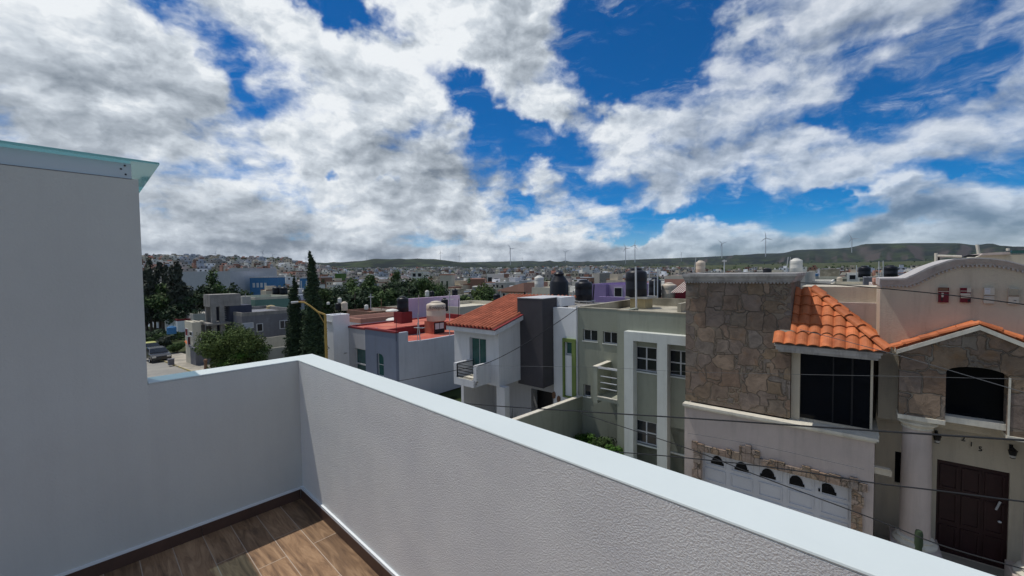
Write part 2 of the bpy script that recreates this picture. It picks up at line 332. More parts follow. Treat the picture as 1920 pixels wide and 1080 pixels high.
    # mortar only shows in places, as on the real wall
    n3 = n.new('ShaderNodeTexNoise'); n3.inputs['Scale'].default_value = 1.1; n3.inputs['Detail'].default_value = 4; l.new(tx.outputs['Object'], n3.inputs['Vector'])
    r3 = n.new('ShaderNodeMapRange'); r3.inputs[1].default_value = 0.40; r3.inputs[2].default_value = 0.62; l.new(n3.outputs[0], r3.inputs[0])
    mo = n.new('ShaderNodeMix'); mo.data_type = 'RGBA'; l.new(r3.outputs[0], mo.inputs[0]); mo.inputs[6].default_value = (0.15, 0.125, 0.10, 1); mo.inputs[7].default_value = col(mortar)
    m2 = n.new('ShaderNodeMix'); m2.data_type = 'RGBA'; l.new(ed.outputs[0], m2.inputs[0]); l.new(mo.outputs[2], m2.inputs[6]); l.new(m1.outputs[2], m2.inputs[7]); l.new(m2.outputs[2], b.inputs['Base Color'])
    hh = n.new('ShaderNodeMath'); hh.operation = 'MULTIPLY_ADD'; l.new(n1.outputs[0], hh.inputs[0]); hh.inputs[1].default_value = 0.9; l.new(ed.outputs[0], hh.inputs[2])
    h2 = n.new('ShaderNodeMath'); h2.operation = 'MULTIPLY_ADD'; l.new(sx.outputs[1], h2.inputs[0]); h2.inputs[1].default_value = 0.8; l.new(hh.outputs[0], h2.inputs[2])
    bp = n.new('ShaderNodeBump'); bp.inputs['Strength'].default_value = 0.9; bp.inputs['Distance'].default_value = 0.06; l.new(h2.outputs[0], bp.inputs['Height']); l.new(bp.outputs[0], b.inputs['Normal'])
    b.inputs['Roughness'].default_value = 0.85; b.inputs['Specular IOR Level'].default_value = 0.2
    return m

MT = {}
def defmats():
    g = MT
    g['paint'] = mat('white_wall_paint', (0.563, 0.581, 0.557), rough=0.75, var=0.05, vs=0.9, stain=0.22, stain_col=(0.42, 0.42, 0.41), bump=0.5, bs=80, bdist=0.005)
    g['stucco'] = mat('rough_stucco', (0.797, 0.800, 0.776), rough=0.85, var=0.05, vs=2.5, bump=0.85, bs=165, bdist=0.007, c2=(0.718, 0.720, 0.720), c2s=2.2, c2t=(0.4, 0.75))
    g['cap'] = mat('smooth_cap_paint', (0.586, 0.642, 0.634), rough=0.6, var=0.03, vs=1.2, bump=0.25, bs=14, bdist=0.004, stain=0.10, stain_col=(0.42, 0.45, 0.45))
    g['caulk'] = mat('white_caulk', (0.72, 0.76, 0.78), rough=0.6, var=0.03)
    g['flash'] = mat('painted_metal', (0.52, 0.57, 0.61), rough=0.4, var=0.03, metal=0.2)
    g['screw'] = mat('dark_screw', (0.02, 0.02, 0.03), rough=0.5)
    g['white'] = mat('white_house_paint', (0.562, 0.570, 0.587), var=0.05, vs=0.9, stain=0.18, bump=0.2, bs=25)
    g['whiteb'] = mat('bright_white_paint', (0.76, 0.77, 0.78), var=0.05, vs=0.9, stain=0.10)
    g['sage'] = mat('sage_green_stucco', (0.290, 0.304, 0.244), var=0.09, vs=0.8, stain=0.30, stain_col=(0.10, 0.10, 0.085), bump=0.4, bs=30)
    g['sage_light'] = mat('pale_grey_frame_paint', (0.572, 0.598, 0.559), var=0.07, vs=0.9, stain=0.25, stain_col=(0.18, 0.18, 0.15), bump=0.3, bs=30)
    g['greenframe'] = mat('olive_green_paint', (0.16, 0.22, 0.065), var=0.08)
    g['charcoal'] = mat('charcoal_stucco', (0.060, 0.056, 0.062), var=0.14, vs=0.8, stain=0.2, stain_col=(0.09, 0.085, 0.08), bump=0.3, bs=30)
    g['taupe'] = mat('taupe_plaster', (0.501, 0.446, 0.352), var=0.10, vs=0.7, stain=0.35, stain_col=(0.17, 0.145, 0.125), bump=0.4, bs=22, bdist=0.015)
    g['taupe2'] = mat('light_taupe_plaster', (0.474, 0.408, 0.372), var=0.10, vs=0.9, stain=0.35, stain_col=(0.17, 0.15, 0.13), bump=0.4, bs=22)
    g['cornice'] = mat('weathered_cantera', (0.396, 0.378, 0.360), var=0.2, vs=3, stain=0.75, stain_col=(0.07, 0.065, 0.06), bump=0.6, bs=30)
    g['cream_sill'] = mat('pale_sill', (0.632, 0.598, 0.506), var=0.12, vs=3, stain=0.45, stain_col=(0.2, 0.18, 0.15))
    g['stone'] = stone_mat('flagstone_cladding', 2.15, mw=0.022)
    g['stone2'] = stone_mat('flagstone_gable', 1.9, mortar=(0.24, 0.215, 0.18), tint=1.05, mw=0.03)
    g['stoneblk'] = stone_mat('stone_blocks', 3.4, tint=1.45, mw=0.03)
    g['tile'] = mat('orange_clay_tile', (0.52, 0.155, 0.055), rough=0.7, var=0.22, vs=5, c2=(0.36, 0.10, 0.04), c2s=3, c2t=(0.45, 0.75), spec=0.3, island=0.22)
    g['tile2'] = mat('red_clay_tile', (0.47, 0.15, 0.08), rough=0.75, var=0.15, vs=2, c2=(0.36, 0.11, 0.06), c2s=1.5, c2t=(0.42, 0.65), island=0.12)
    g['mortar'] = mat('grey_mortar', (0.22, 0.20, 0.17), var=0.25, vs=6)
    g['glass'] = glossy('dark_window_glass', (0.004, 0.005, 0.007), 0.06, 0.12)
    g['glass_soft'] = glossy('window_glass', (0.018, 0.022, 0.027), 0.10, 0.5)
    g['glass_green'] = glossy('green_curtain_glass', (0.03, 0.09, 0.085), 0.15, 0.5)
    g['alu'] = mat('white_aluminium', (0.55, 0.56, 0.57), rough=0.4, var=0.03)
    g['blackmetal'] = mat('black_metal', (0.012, 0.012, 0.014), rough=0.45, var=0.1)
    g['railwhite'] = mat('white_rail_metal', (0.62, 0.63, 0.64), rough=0.4, var=0.03)
    g['door'] = mat('dark_mahogany', (0.030, 0.011, 0.012), rough=0.5, var=0.25, vs=3)
    g['gdoor'] = mat('white_garage_panel', (0.500, 0.512, 0.537), rough=0.5, var=0.05)
    g['greywall'] = mat('blue_grey_wall', (0.357, 0.389, 0.443), var=0.08, vs=0.5, stain=0.2, stain_col=(0.10, 0.105, 0.115), bump=0.2)
    g['greywall_d'] = mat('dark_blue_grey_wall', (0.148, 0.175, 0.237), var=0.07, vs=0.5, stain=0.15, bump=0.2)
    g['greywall_l'] = mat('pale_grey_wall', (0.478, 0.478, 0.493), var=0.06, vs=0.6, stain=0.15)
    g['redroof'] = mat('red_roof_paint', (0.43, 0.10, 0.070), var=0.22, vs=0.9, stain=0.2, stain_col=(0.30, 0.08, 0.06), c2=(0.55, 0.19, 0.12), c2s=0.5)
    g['redtrim'] = mat('dark_red_trim', (0.19, 0.025, 0.028), var=0.15, vs=1.5)
    g['tank_black'] = mat('black_plastic', (0.010, 0.011, 0.016), rough=0.42, var=0.15, vs=2, spec=0.3)
    g['tank_cream'] = mat('cream_plastic', (0.56, 0.48, 0.38), rough=0.5, var=0.08, vs=2, spec=0.4)
    g['tank_white'] = mat('white_plastic', (0.68, 0.66, 0.60), rough=0.5, var=0.06, vs=2)
    g['ochre'] = mat('ochre_plaster', (0.46, 0.37, 0.20), var=0.14, vs=2, stain=0.4, stain_col=(0.22, 0.19, 0.14))
    g['cream'] = mat('cream_plaster', (0.55, 0.51, 0.41), var=0.10, vs=1, stain=0.35, stain_col=(0.25, 0.23, 0.19))
    g['roofc'] = mat('weathered_roof_coat', (0.40, 0.37, 0.29), var=0.2, vs=0.7, stain=0.4, stain_col=(0.16, 0.15, 0.12), c2=(0.22, 0.20, 0.15), c2s=0.6)
    g['lilac'] = mat('lilac_plaster', (0.58, 0.46, 0.60), var=0.10, vs=1, stain=0.3, stain_col=(0.38, 0.22, 0.33))
    g['purple'] = mat('purple_plaster', (0.276, 0.204, 0.384), var=0.08, vs=1, stain=0.15)
    g['purple_lit'] = mat('lit_purple_plaster', (0.42, 0.32, 0.50), var=0.08, vs=1)  # lighter copy of the purple plaster for the lit house face
    g['concrete'] = mat('raw_concrete', (0.252, 0.240, 0.222), var=0.22, vs=1.2, stain=0.5, stain_col=(0.09, 0.085, 0.08), bump=0.3)
    g['concrete_l'] = mat('pale_concrete', (0.40, 0.385, 0.35), var=0.15, vs=1.0, stain=0.3, stain_col=(0.2, 0.19, 0.17))
    g['cement'] = mat('cement_render', (0.156, 0.156, 0.169), var=0.15, vs=0.5, stain=0.4, stain_col=(0.06, 0.06, 0.07), c2=(0.20, 0.21, 0.24), c2s=0.25, c2t=(0.5, 0.6))
    g['navy'] = mat('slate_blue_wall', (0.046, 0.052, 0.078), var=0.1, vs=1)
    g['teal'] = mat('pale_teal_wall', (0.14, 0.24, 0.20), var=0.1, vs=0.7, stain=0.3, stain_col=(0.10, 0.15, 0.13))
    g['blue'] = mat('blue_panel', (0.05, 0.17, 0.34), var=0.1, vs=0.5)
    g['salmon'] = mat('salmon_plaster', (0.50, 0.26, 0.19), var=0.12, vs=1)
    g['brick'] = mat('brown_brick', (0.24, 0.13, 0.09), var=0.25, vs=3, stain=0.3)
    g['asphalt'] = mat('street_concrete', (0.30, 0.285, 0.25), var=0.12, vs=0.35, stain=0.25, stain_col=(0.15, 0.145, 0.13), c2=(0.20, 0.195, 0.18), c2s=0.15)
    g['pave'] = mat('pavement_concrete', (0.40, 0.36, 0.29), var=0.15, vs=0.8, c2=(0.26, 0.24, 0.20), c2s=0.5)
    g['kerb'] = mat('yellow_kerb_paint', (0.50, 0.40, 0.16), var=0.3, vs=1.5, c2=(0.30, 0.28, 0.23), c2s=2)
    g['yellowpost'] = mat('ochre_post_paint', (0.38, 0.25, 0.065), var=0.18, vs=3, rough=0.6)
    g['trunk'] = mat('bark', (0.10, 0.075, 0.055), var=0.3, vs=6, bump=0.5)
    g['cable'] = mat('black_cable', (0.015, 0.016, 0.018), rough=0.45, var=0.1)
    g['cable_l'] = mat('grey_cable', (0.11, 0.115, 0.12), rough=0.5, var=0.1)
    g['galv'] = mat('galvanised_pipe', (0.42, 0.43, 0.44), rough=0.5, var=0.15, vs=6)
    g['leaf_dark'] = foliage('dark_conifer_leaves', (0.020, 0.036, 0.020), (0.050, 0.080, 0.036))
    g['leaf_mid'] = foliage('mid_green_leaves', (0.030, 0.058, 0.018), (0.09, 0.14, 0.045))
    g['leaf_grey'] = foliage('grey_green_leaves', (0.030, 0.038, 0.030), (0.075, 0.085, 0.058))
    g['leaf_olive'] = foliage('olive_leaves', (0.040, 0.070, 0.018), (0.13, 0.18, 0.050))
    g['leaf_bright'] = foliage('bright_green_leaves', (0.025, 0.07, 0.010), (0.08, 0.17, 0.028))
    g['cactus'] = mat('cactus_skin', (0.035, 0.055, 0.03), var=0.2, vs=8)
    g['car_dark'] = mat('dark_car_paint', (0.02, 0.022, 0.026), rough=0.25, var=0.05, spec=0.6)
    g['car_yellow'] = mat('yellow_green_car_paint', (0.42, 0.42, 0.10), rough=0.3, var=0.05, spec=0.6)
    g['rubber'] = mat('tyre_rubber', (0.015, 0.015, 0.015), rough=0.9)
    g['lampglow'] = mat('lamp_lens', (0.5, 0.5, 0.48), rough=0.3)
    g['turbine'] = mat('turbine_white', (0.42, 0.44, 0.47), rough=0.5, var=0.03)
    g['redp'] = mat('deep_red_glaze', (0.13, 0.012, 0.022), rough=0.25, var=0.1)
    g['ivory'] = mat('ivory_glaze', (0.50, 0.47, 0.40), rough=0.3, var=0.1)
    g['tinglass'] = mat('rusty_metal', (0.18, 0.10, 0.06), rough=0.7, var=0.3)
defmats()
# tinted canopy glass
m, t, b = nodes('aqua_glass'); n = t.nodes; l = t.links
n.remove(b); tr = n.new('ShaderNodeBsdfTransparent'); tr.inputs[0].default_value = (0.52, 0.68, 0.72, 1)
gl = n.new('ShaderNodeBsdfGlossy'); gl.inputs['Roughness'].default_value = 0.03; gl.inputs[0].default_value = (0.9, 1, 1, 1)
tl = n.new('ShaderNodeBsdfTranslucent'); tl.inputs[0].default_value = (0.50, 0.83, 0.90, 1)
m1 = n.new('ShaderNodeMixShader'); m1.inputs[0].default_value = 0.30; l.new(tr.outputs[0], m1.inputs[1]); l.new(tl.outputs[0], m1.inputs[2])
fr_ = n.new('ShaderNodeFresnel'); fr_.inputs[0].default_value = 1.45; m2 = n.new('ShaderNodeMixShader'); l.new(fr_.outputs[0], m2.inputs[0]); l.new(m1.outputs[0], m2.inputs[1]); l.new(gl.outputs[0], m2.inputs[2])
l.new(m2.outputs[0], n['Material Output'].inputs[0]); MT['aqua'] = m
# wood-look floor tile: planks along x
m, t, b = nodes('wood_look_tile'); n = t.nodes; l = t.links
tx = n.new('ShaderNodeTexCoord'); br = n.new('ShaderNodeTexBrick'); l.new(tx.outputs['Object'], br.inputs['Vector'])
br.inputs['Scale'].default_value = 1.0; br.inputs['Brick Width'].default_value = 0.62; br.inputs['Row Height'].default_value = 0.152; br.inputs['Mortar Size'].default_value = 0.0022; br.offset = 0.37; br.offset_frequency = 2
br.inputs['Color1'].default_value = (0, 0, 0, 1); br.inputs['Color2'].default_value = (1, 1, 1, 1); br.inputs['Mortar'].default_value = (0.5, 0.5, 0.5, 1); br.inputs['Bias'].default_value = 0.0
mp = n.new('ShaderNodeMapping'); mp.inputs['Scale'].default_value = (2.2, 16, 1); l.new(tx.outputs['Object'], mp.inputs[0])
ad = n.new('ShaderNodeVectorMath'); l.new(mp.outputs[0], ad.inputs[0]); sc_ = n.new('ShaderNodeVectorMath'); sc_.operation = 'SCALE'; l.new(br.outputs['Color'], sc_.inputs[0]); sc_.inputs[3].default_value = 37.0; l.new(sc_.outputs[0], ad.inputs[1])
gn = n.new('ShaderNodeTexNoise'); gn.inputs['Scale'].default_value = 1.2; gn.inputs['Detail'].default_value = 7; gn.inputs['Roughness'].default_value = 0.62; gn.inputs['Distortion'].default_value = 1.4; l.new(ad.outputs[0], gn.inputs['Vector'])
rp = n.new('ShaderNodeValToRGB'); rp.color_ramp.elements[0].position = 0.28; rp.color_ramp.elements[0].color = (0.085, 0.048, 0.030, 1); rp.color_ramp.elements[1].position = 0.75; rp.color_ramp.elements[1].color = (0.44, 0.285, 0.165, 1)
e_ = rp.color_ramp.elements.new(0.5); e_.color = (0.25, 0.15, 0.083, 1); l.new(gn.outputs[0], rp.inputs[0])
mr = n.new('ShaderNodeMapRange'); mr.inputs[3].default_value = 0.72; mr.inputs[4].default_value = 1.22; l.new(br.outputs['Color'], mr.inputs[0])
hv = n.new('ShaderNodeHueSaturation'); l.new(rp.outputs[0], hv.inputs['Color']); l.new(mr.outputs[0], hv.inputs['Value'])
mm = n.new('ShaderNodeMix'); mm.data_type = 'RGBA'; l.new(br.outputs['Fac'], mm.inputs[0]); l.new(hv.outputs[0], mm.inputs[6]); mm.inputs[7].default_value = (0.42, 0.34, 0.27, 1); l.new(mm.outputs[2], b.inputs['Base Color'])
b.inputs['Roughness'].default_value = 0.45; b.inputs['Specular IOR Level'].default_value = 0.35
bp = n.new('ShaderNodeBump'); bp.inputs['Strength'].default_value = 0.3; bp.inputs['Distance'].default_value = 0.003; bp.invert = True; l.new(br.outputs['Fac'], bp.inputs['Height']); l.new(bp.outputs[0], b.inputs['Normal'])
MT['wood'] = m

# ================================================================ our roof terrace
FZ = -1.675; PT = -0.63                       # terrace floor, parapet top (the eye is at z = 0)
mb = MB().box(-3.262, 3.4, -4.5, 1.10, FZ - 0.2, FZ)
fl = single('floor', None, None, mb, MT['wood'], (-3.262, 1.10, FZ), 'A', kind='structure')
T = thing('parapet_wall', 'L-shaped white rendered parapet with a smooth flat top around the wood-look terrace', 'parapet', (-3.26, 1.10, FZ), 'A')
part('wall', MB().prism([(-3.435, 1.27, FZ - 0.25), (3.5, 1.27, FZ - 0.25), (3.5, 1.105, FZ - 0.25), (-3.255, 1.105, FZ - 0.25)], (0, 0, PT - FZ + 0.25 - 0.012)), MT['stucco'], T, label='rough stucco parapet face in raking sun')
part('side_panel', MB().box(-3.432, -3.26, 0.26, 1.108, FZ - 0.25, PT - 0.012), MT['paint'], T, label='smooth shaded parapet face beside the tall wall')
part('coping', MB().prism([(-3.437, 1.272, PT - 0.012), (3.5, 1.272, PT - 0.012), (3.5, 1.1046, PT - 0.012), (-3.2594, 1.1046, PT - 0.012), (-3.2594, 0.262, PT - 0.012), (-3.437, 0.262, PT - 0.012)], (0, 0, 0.012)), MT['cap'], T, bevel=0.006)
part('sealant_strip', MB().box(-3.262, 3.4, 1.092, 1.106, -1.604, -1.585).box(-3.264, -3.252, -4.4, 1.093, -1.604, -1.587), MT['caulk'], T)
sk = MB(); x = -3.25
while x < 3.3: sk.box(x, min(x + 0.598, 3.4), 1.091, 1.103, FZ + 0.001, -1.603); x += 0.60
y = 1.088
while y > -4.3: sk.box(-3.262, -3.249, y - 0.598, y, FZ + 0.001, -1.603); y -= 0.60
part('skirting', sk, mat('dark_wood_skirting', (0.085, 0.05, 0.038), rough=0.45, var=0.25, vs=4), T)
H = thing('stair_tower', 'tall smooth white wall in shade at the left end of the terrace', 'wall', (-3.26, 0.26, FZ), 'A')
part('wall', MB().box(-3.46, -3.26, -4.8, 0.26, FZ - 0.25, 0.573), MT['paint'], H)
part('joint', MB().box(-3.272, -3.2585, -4.8, 0.232, 0.5695, 0.5728), MT['cement'], H)
fs = part('flashing', MB().box(-3.40, -3.268, -4.8, 0.232, 0.5735, 0.660), MT['flash'], H, label='grey metal strip screwed along the top of the tall wall')
for dy, zz in ((0.205, 0.646), (0.188, 0.624), (0.207, 0.596)):
    q = MB(); q.tube([(-3.270, dy, zz), (-3.264, dy, zz)], 0.005, 8); part('screw', q, MT['screw'], fs)
gx = PZ(299, 307, 0.674, 'A')
print('glass corner', gx)
g = single('glass_canopy', 'aqua tinted glass sheet overhanging the top of the tall wall', 'glass canopy', MB().box(gx[0] - 1.25, gx[0], -4.7, gx[1], 0.668, 0.680), MT['aqua'], (gx[0], gx[1], 0.668), 'A')
Bd = thing('terrace_house', 'white rendered house carrying the roof terrace', 'house', (0, -3, -7.7), 'A')
part('wall', MB().box(-3.42, 3.45, -6, 1.255, -7.7, FZ - 0.26), MT['white'], Bd)

# ================================================================ stone house across the street
GZ = -7.7
def tiles(O, U, V, width, rows, pitch, rowh, amp, lift, clips=(), org=(0, 0, 0), n=7, jit=0.0, wf=1.02):
    """clay roof tiles: every tile its own curved sheet, laid in overlapping rows from the eave up"""
    O, U, V = Vector(O), Vector(U).normalized(), Vector(V).normalized(); Nn = U.cross(V).normalized()
    if Nn.z < 0: Nn = -Nn
    mb = MB()
    cnt = int(round(width / pitch))
    for r in range(rows):
        for c in range(cnt):
            vs = []; j = rnd.uniform(-jit, jit); jn = rnd.uniform(-jit, jit) * 0.4
            for k in range(n):
                t = k / (n - 1); u = (c + t * wf) * pitch; hgt = amp * (abs(sin(pi * min(t * 1.0, 1))) ** 0.8)
                base = O + U * u
                vs.append((base + V * (r * rowh - 0.02 + j) + Nn * (hgt + lift + jn), base + V * ((r + 1) * rowh + 0.01 + j) + Nn * (hgt + 0.003)))
            flat = [a for a, _ in vs] + [b_ for _, b_ in vs] + [a - Nn * (lift * 0.9) for a, _ in vs]
            fs_ = [(k, k + 1, n + k + 1, n + k) for k in range(n - 1)] + [(2 * n + k, 2 * n + k + 1, k + 1, k) for k in range(n - 1)]
            mb.add(flat, fs_)
    if clips:
        me = bpy.data.meshes.new('t'); me.from_pydata(mb.v, [], mb.f); bm = bmesh.new(); bm.from_mesh(me)
        for co, no in clips:
            bmesh.ops.bisect_plane(bm, geom=bm.verts[:] + bm.edges[:] + bm.faces[:], plane_co=co, plane_no=no, clear_outer=True)
        mb = MB(); bm.verts.index_update(); mb.add([v.co[:] for v in bm.verts], [tuple(v.index for v in f.verts) for f in bm.faces]); bm.free(); bpy.data.meshes.remove(me)
    return mb
def rect(a, b, c, d): return [(a, c), (b, c), (b, d), (a, d)]
def window(parent, x0, x1, z0, z1, y, cols=2, rows=1, fw=0.04, fm='alu', gm='glass_soft', bar=0.03):
    f = MB().wall(rect(x0, x1, z0, z1), y, y + 0.05, [rect(x0 + fw, x1 - fw, z0 + fw, z1 - fw)])
    for i in range(1, cols):
        xx = x0 + (x1 - x0) * i / cols; f.box(xx - bar / 2, xx + bar / 2, y + 0.005, y + 0.045, z0 + fw, z1 - fw)
    for i in range(1, rows):
        zz = z0 + (z1 - z0) * i / rows; f.box(x0 + fw, x1 - fw, y + 0.008, y + 0.042, zz - bar / 2, zz + bar / 2)
    w = part('window', MB().box(x0 + fw * .5, x1 - fw * .5, y + 0.025, y + 0.030, z0 + fw * .5, z1 - fw * .5), MT[gm], parent)
    part('frame', f, MT[fm], w); return w

SH = thing('stone_house', 'two-storey brown flagstone house with a clay-tiled bay roof and a white garage door', 'house', (0, 15, GZ))
# stone tower
tw = part('tower', MB().box(-4.05, -1.25, 13.65, 16.4, -4.16, -0.30), MT['stone'], SH, label='square flagstone-clad tower')
cz = P(1400, 513, 13.5)[2]
cn = MB()
for k, (o_, a, b_) in enumerate(((0.03, -0.36, -0.31), (0.07, -0.31, -0.235), (0.10, -0.235, -0.19), (0.14, -0.19, cz))):
    cn.box(-4.05 - o_ * .6, -1.25 + o_, 13.65 - o_, 16.4 + o_, a, b_)
x = -4.05
while x < -1.27: cn.box(x, x + 0.045, 13.60, 13.66, -0.395, -0.36); x += 0.085
part('cornice', cn, MT['cornice'], tw, label='weathered moulded cornice')
# garage block, sill
gl0, gl1 = P(1315, 860, 13.5)[0], P(1597, 950, 13.5)[0]
gz1 = P(1315, 843, 13.5)[2]
part('garage_wall', MB().wall(rect(-4.03, 0.53, GZ, -4.28), 13.5, 13.75, [rect(gl0, gl1, GZ + 0.02, gz1)]).box(-4.02, 0.52, 13.76, 16.0, GZ, -4.30), MT['taupe2'], SH)
part('sill', MB().box(-4.06, 0.60, 13.38, 13.66, -4.275, -4.205).box(-1.28, 0.62, 13.661, 15.3, -4.27, -4.203).box(-4.03, 0.56, 13.44, 13.5, -4.33, -4.275), MT['cream_sill'], SH)
# garage door with fanlights
gd = part('garage_door', MB().box(gl0 - 0.03, gl1 + 0.03, 13.66, 13.70, GZ + 0.03, gz1 + 0.03), MT['gdoor'], SH)
fan = [((1332, 873), (1358, 855)), ((1376, 887), (1405, 867)), ((1424, 900), (1456, 881)), ((1476, 917), (1510, 895)), ((1532.6, 932), (1570, 911))]
nP = 5; pw = (gl1 - gl0) / nP
zt = P(1345, 868, 13.66)[2]
for r_ in range(4):
    for c_ in range(nP):
        x0, x1 = gl0 + c_ * pw + 0.07, gl0 + (c_ + 1) * pw - 0.07; z1 = gz1 - 0.08 - r_ * 0.50; z0 = z1 - 0.40
        q = MB().wall(rect(x0, x1, z0, z1), 13.636, 13.661, [rect(x0 + 0.03, x1 - 0.03, z0 + 0.03, z1 - 0.03)])
        part('panel_moulding', q, MT['gdoor'], gd)
        if r_ == 0:
            a0 = P(*fan[c_][0], 13.65); a1 = P(*fan[c_][1], 13.65); xc = (a0[0] + a1[0]) / 2; w_ = (a1[0] - a0[0]) / 2 * 0.92
            zb = z0 + 0.07; pts = [(xc - w_, zb), (xc + w_, zb), (xc + w_, zb + 0.08)] + [(xc + w_ * 0.82 * cos(pi * i / 12), zb + 0.08 + 0.19 * sin(pi * i / 12)) for i in range(13)] + [(xc - w_, zb + 0.08)]
            part('fanlight', MB().wall(pts, 13.644, 13.66), MT['glass'], gd)
# ragged stone surround of the garage
sr = MB(); rr = random.Random(3)
x = gl0 - 0.27
while x < gl1 + 0.30:
    w_ = rr.uniform(0.15, 0.24); top = gz1 + 0.20 + rr.choice((0.0, 0.03, 0.07, -0.03)) + (0.22 if -2.55 < x < -2.1 else 0)
    sr.box(x, min(x + w_ - 0.008, gl1 + 0.3), 13.43 - rr.uniform(0, 0.02), 13.499, gz1 - 0.02, top); x += w_
z = gz1 - 0.03
while z > GZ + 0.2:
    h_ = rr.uniform(0.16, 0.3)
    for side in (0, 1):
        e = rr.uniform(0.0, 0.07)
        if side: sr.box(gl1 - 0.01, gl1 + 0.19 + e, 13.44 - rr.uniform(0, 0.02), 13.499, z - h_ + 0.01, z)
        else: sr.box(gl0 - 0.19 - e, gl0 + 0.01, 13.44 - rr.uniform(0, 0.02), 13.499, z - h_ + 0.01, z)
    z -= h_
part('stone_surround', sr, MT['stoneblk'], SH, label='ragged strip of brown stones around the garage door')
pb = P(1652, 879, 13.5)
part('bracket', MB().box(0.531, 0.86, 13.52, 13.62, -5.12, -4.98).box(0.531, 0.83, 13.50, 13.64, -4.98, -4.95), MT['taupe'], SH)
# bay window
bw = part('bay_window', MB().box(-1.05, 0.44, 13.93, 13.96, -4.2, -2.25).box(0.41, 0.44, 13.961, 15.0, -4.2, -2.25), MT['glass'], SH, label='large black bay window')
fr = MB().box(-1.24, -1.04, 13.80, 14.02, -4.2, -2.2).box(0.44, 0.49, 13.90, 13.99, -4.2, -2.2).box(-1.04, 0.44, 13.89, 13.929, -4.2, -4.15).box(0.455, 0.50, 14.9, 15.0, -4.2, -2.2)
part('frame', fr, MT['taupe'], bw)
part('mullion', MB().box(-0.33, -0.30, 13.91, 13.929, -4.15, -2.2).box(0.06, 0.10, 13.91, 13.929, -4.15, -2.2), MT['blackmetal'], bw)
part('curtain', MB().box(-1.0, 0.35, 14.3, 14.32, -4.18, -2.3), MT['blackmetal'], bw)
part('bay_wall', MB().box(-1.26, 0.40, 15.01, 16.3, -4.2, -2.2), MT['taupe'], SH)
EV, EZ = 13.2, -2.0                              # eave line and height
part('fascia', MB().box(-1.55, 0.60, 13.27, 15.2, -2.19, -2.035).box(-1.58, 0.63, 13.25, 15.2, -2.10, -2.05).box(-1.50, 0.56, 13.32, 15.2, -2.25, -2.19), MT['cornice'], SH)
TX = 0.70
rf = part('roof', MB().add([(-1.60, EV + .05, EZ - .05), (TX, EV + .05, EZ - .05), (-0.80, 14.72, -0.70), (-1.24, 14.72, -0.70), (TX, 16.2, EZ - .05), (-1.24, 16.2, EZ - .05)], [(0, 1, 2, 3), (1, 4, 2), (4, 5, 3, 2), (0, 3, 5), (0, 5, 4, 1)]), MT['mortar'], SH, label='clay-tiled hip roof over the bay')
sl = Vector((0, 1.5, 1.37)).normalized()
hipn = Vector((1.5, 1.5, 1.37)).cross(Vector((-1.5, 1.5, 1.37)))
t1 = tiles((-1.62, EV, EZ - 0.01), (1, 0, 0), (0, 1.5, 1.37), 2.34, 1, 0.26, 0.40, 0.065, 0.03, clips=[((TX, EV, 0), (1, 1, 0))])
t2 = tiles((-1.36, EV, EZ - 0.01), (1, 0, 0), (0, 1.5, 1.37), 2.08, 6, 0.26, 0.36, 0.065, 0.035, clips=[((TX - 0.03, EV, 0), (1, 1, 0)), ((-1.24, 0, 0), (-1, 0, 0)), ((0, EV + 0.25, 0), (0, -1, 0)), ((0, 14.74, 0), (0, 1, 0))])
part('tiles', MB().add(t1.v, t1.f).add(t2.v, t2.f), MT['tile'], rf)
t3 = tiles((TX, EV, EZ - 0.01), (0, 1, 0), (-1.5, 0, 1.37), 3.0, 6, 0.26, 0.36, 0.065, 0.035, clips=[((TX - 0.03, EV, 0), (-1, -1, 0))])
part('tiles', t3, MT['tile'], rf, label='clay tiles of the side slope')
def ridge_caps(mb, a, b, n_, r0, r1):
    a, b = Vector(a), Vector(b); t = (b - a).normalized(); sd = t.cross(Vector((0, 0, 1))).normalized(); up = sd.cross(t); L = (b - a).length / n_
    for i in range(n_):
        p = a + t * (i * L - 0.02); q = a + t * ((i + 1) * L + 0.03); vs = []
        for k in range(7):
            w_ = pi * (k / 6.0); vs.append(p + sd * (cos(w_) * r0) + up * (sin(w_) * r0 * 0.75 + 0.02))
        for k in range(7):
            w_ = pi * (k / 6.0); vs.append(q + sd * (cos(w_) * r1) + up * (sin(w_) * r1 * 0.75))
        for k in range(7):
            w_ = pi * (k / 6.0); vs.append(p + sd * (cos(w_) * r0 * .8) + up * (sin(w_) * r0 * 0.55 + 0.015))
        mb.add(vs, [(k, k + 1, 8 + k, 7 + k) for k in range(6)] + [(14 + k, 15 + k, k + 1, k) for k in range(6)])
    return mb
part('ridge_tiles', ridge_caps(MB(), (TX + 0.02, EV - 0.02, EZ + 0.06), (-0.80, 14.72, -0.60), 6, 0.135, 0.10), MT['tile'], rf)
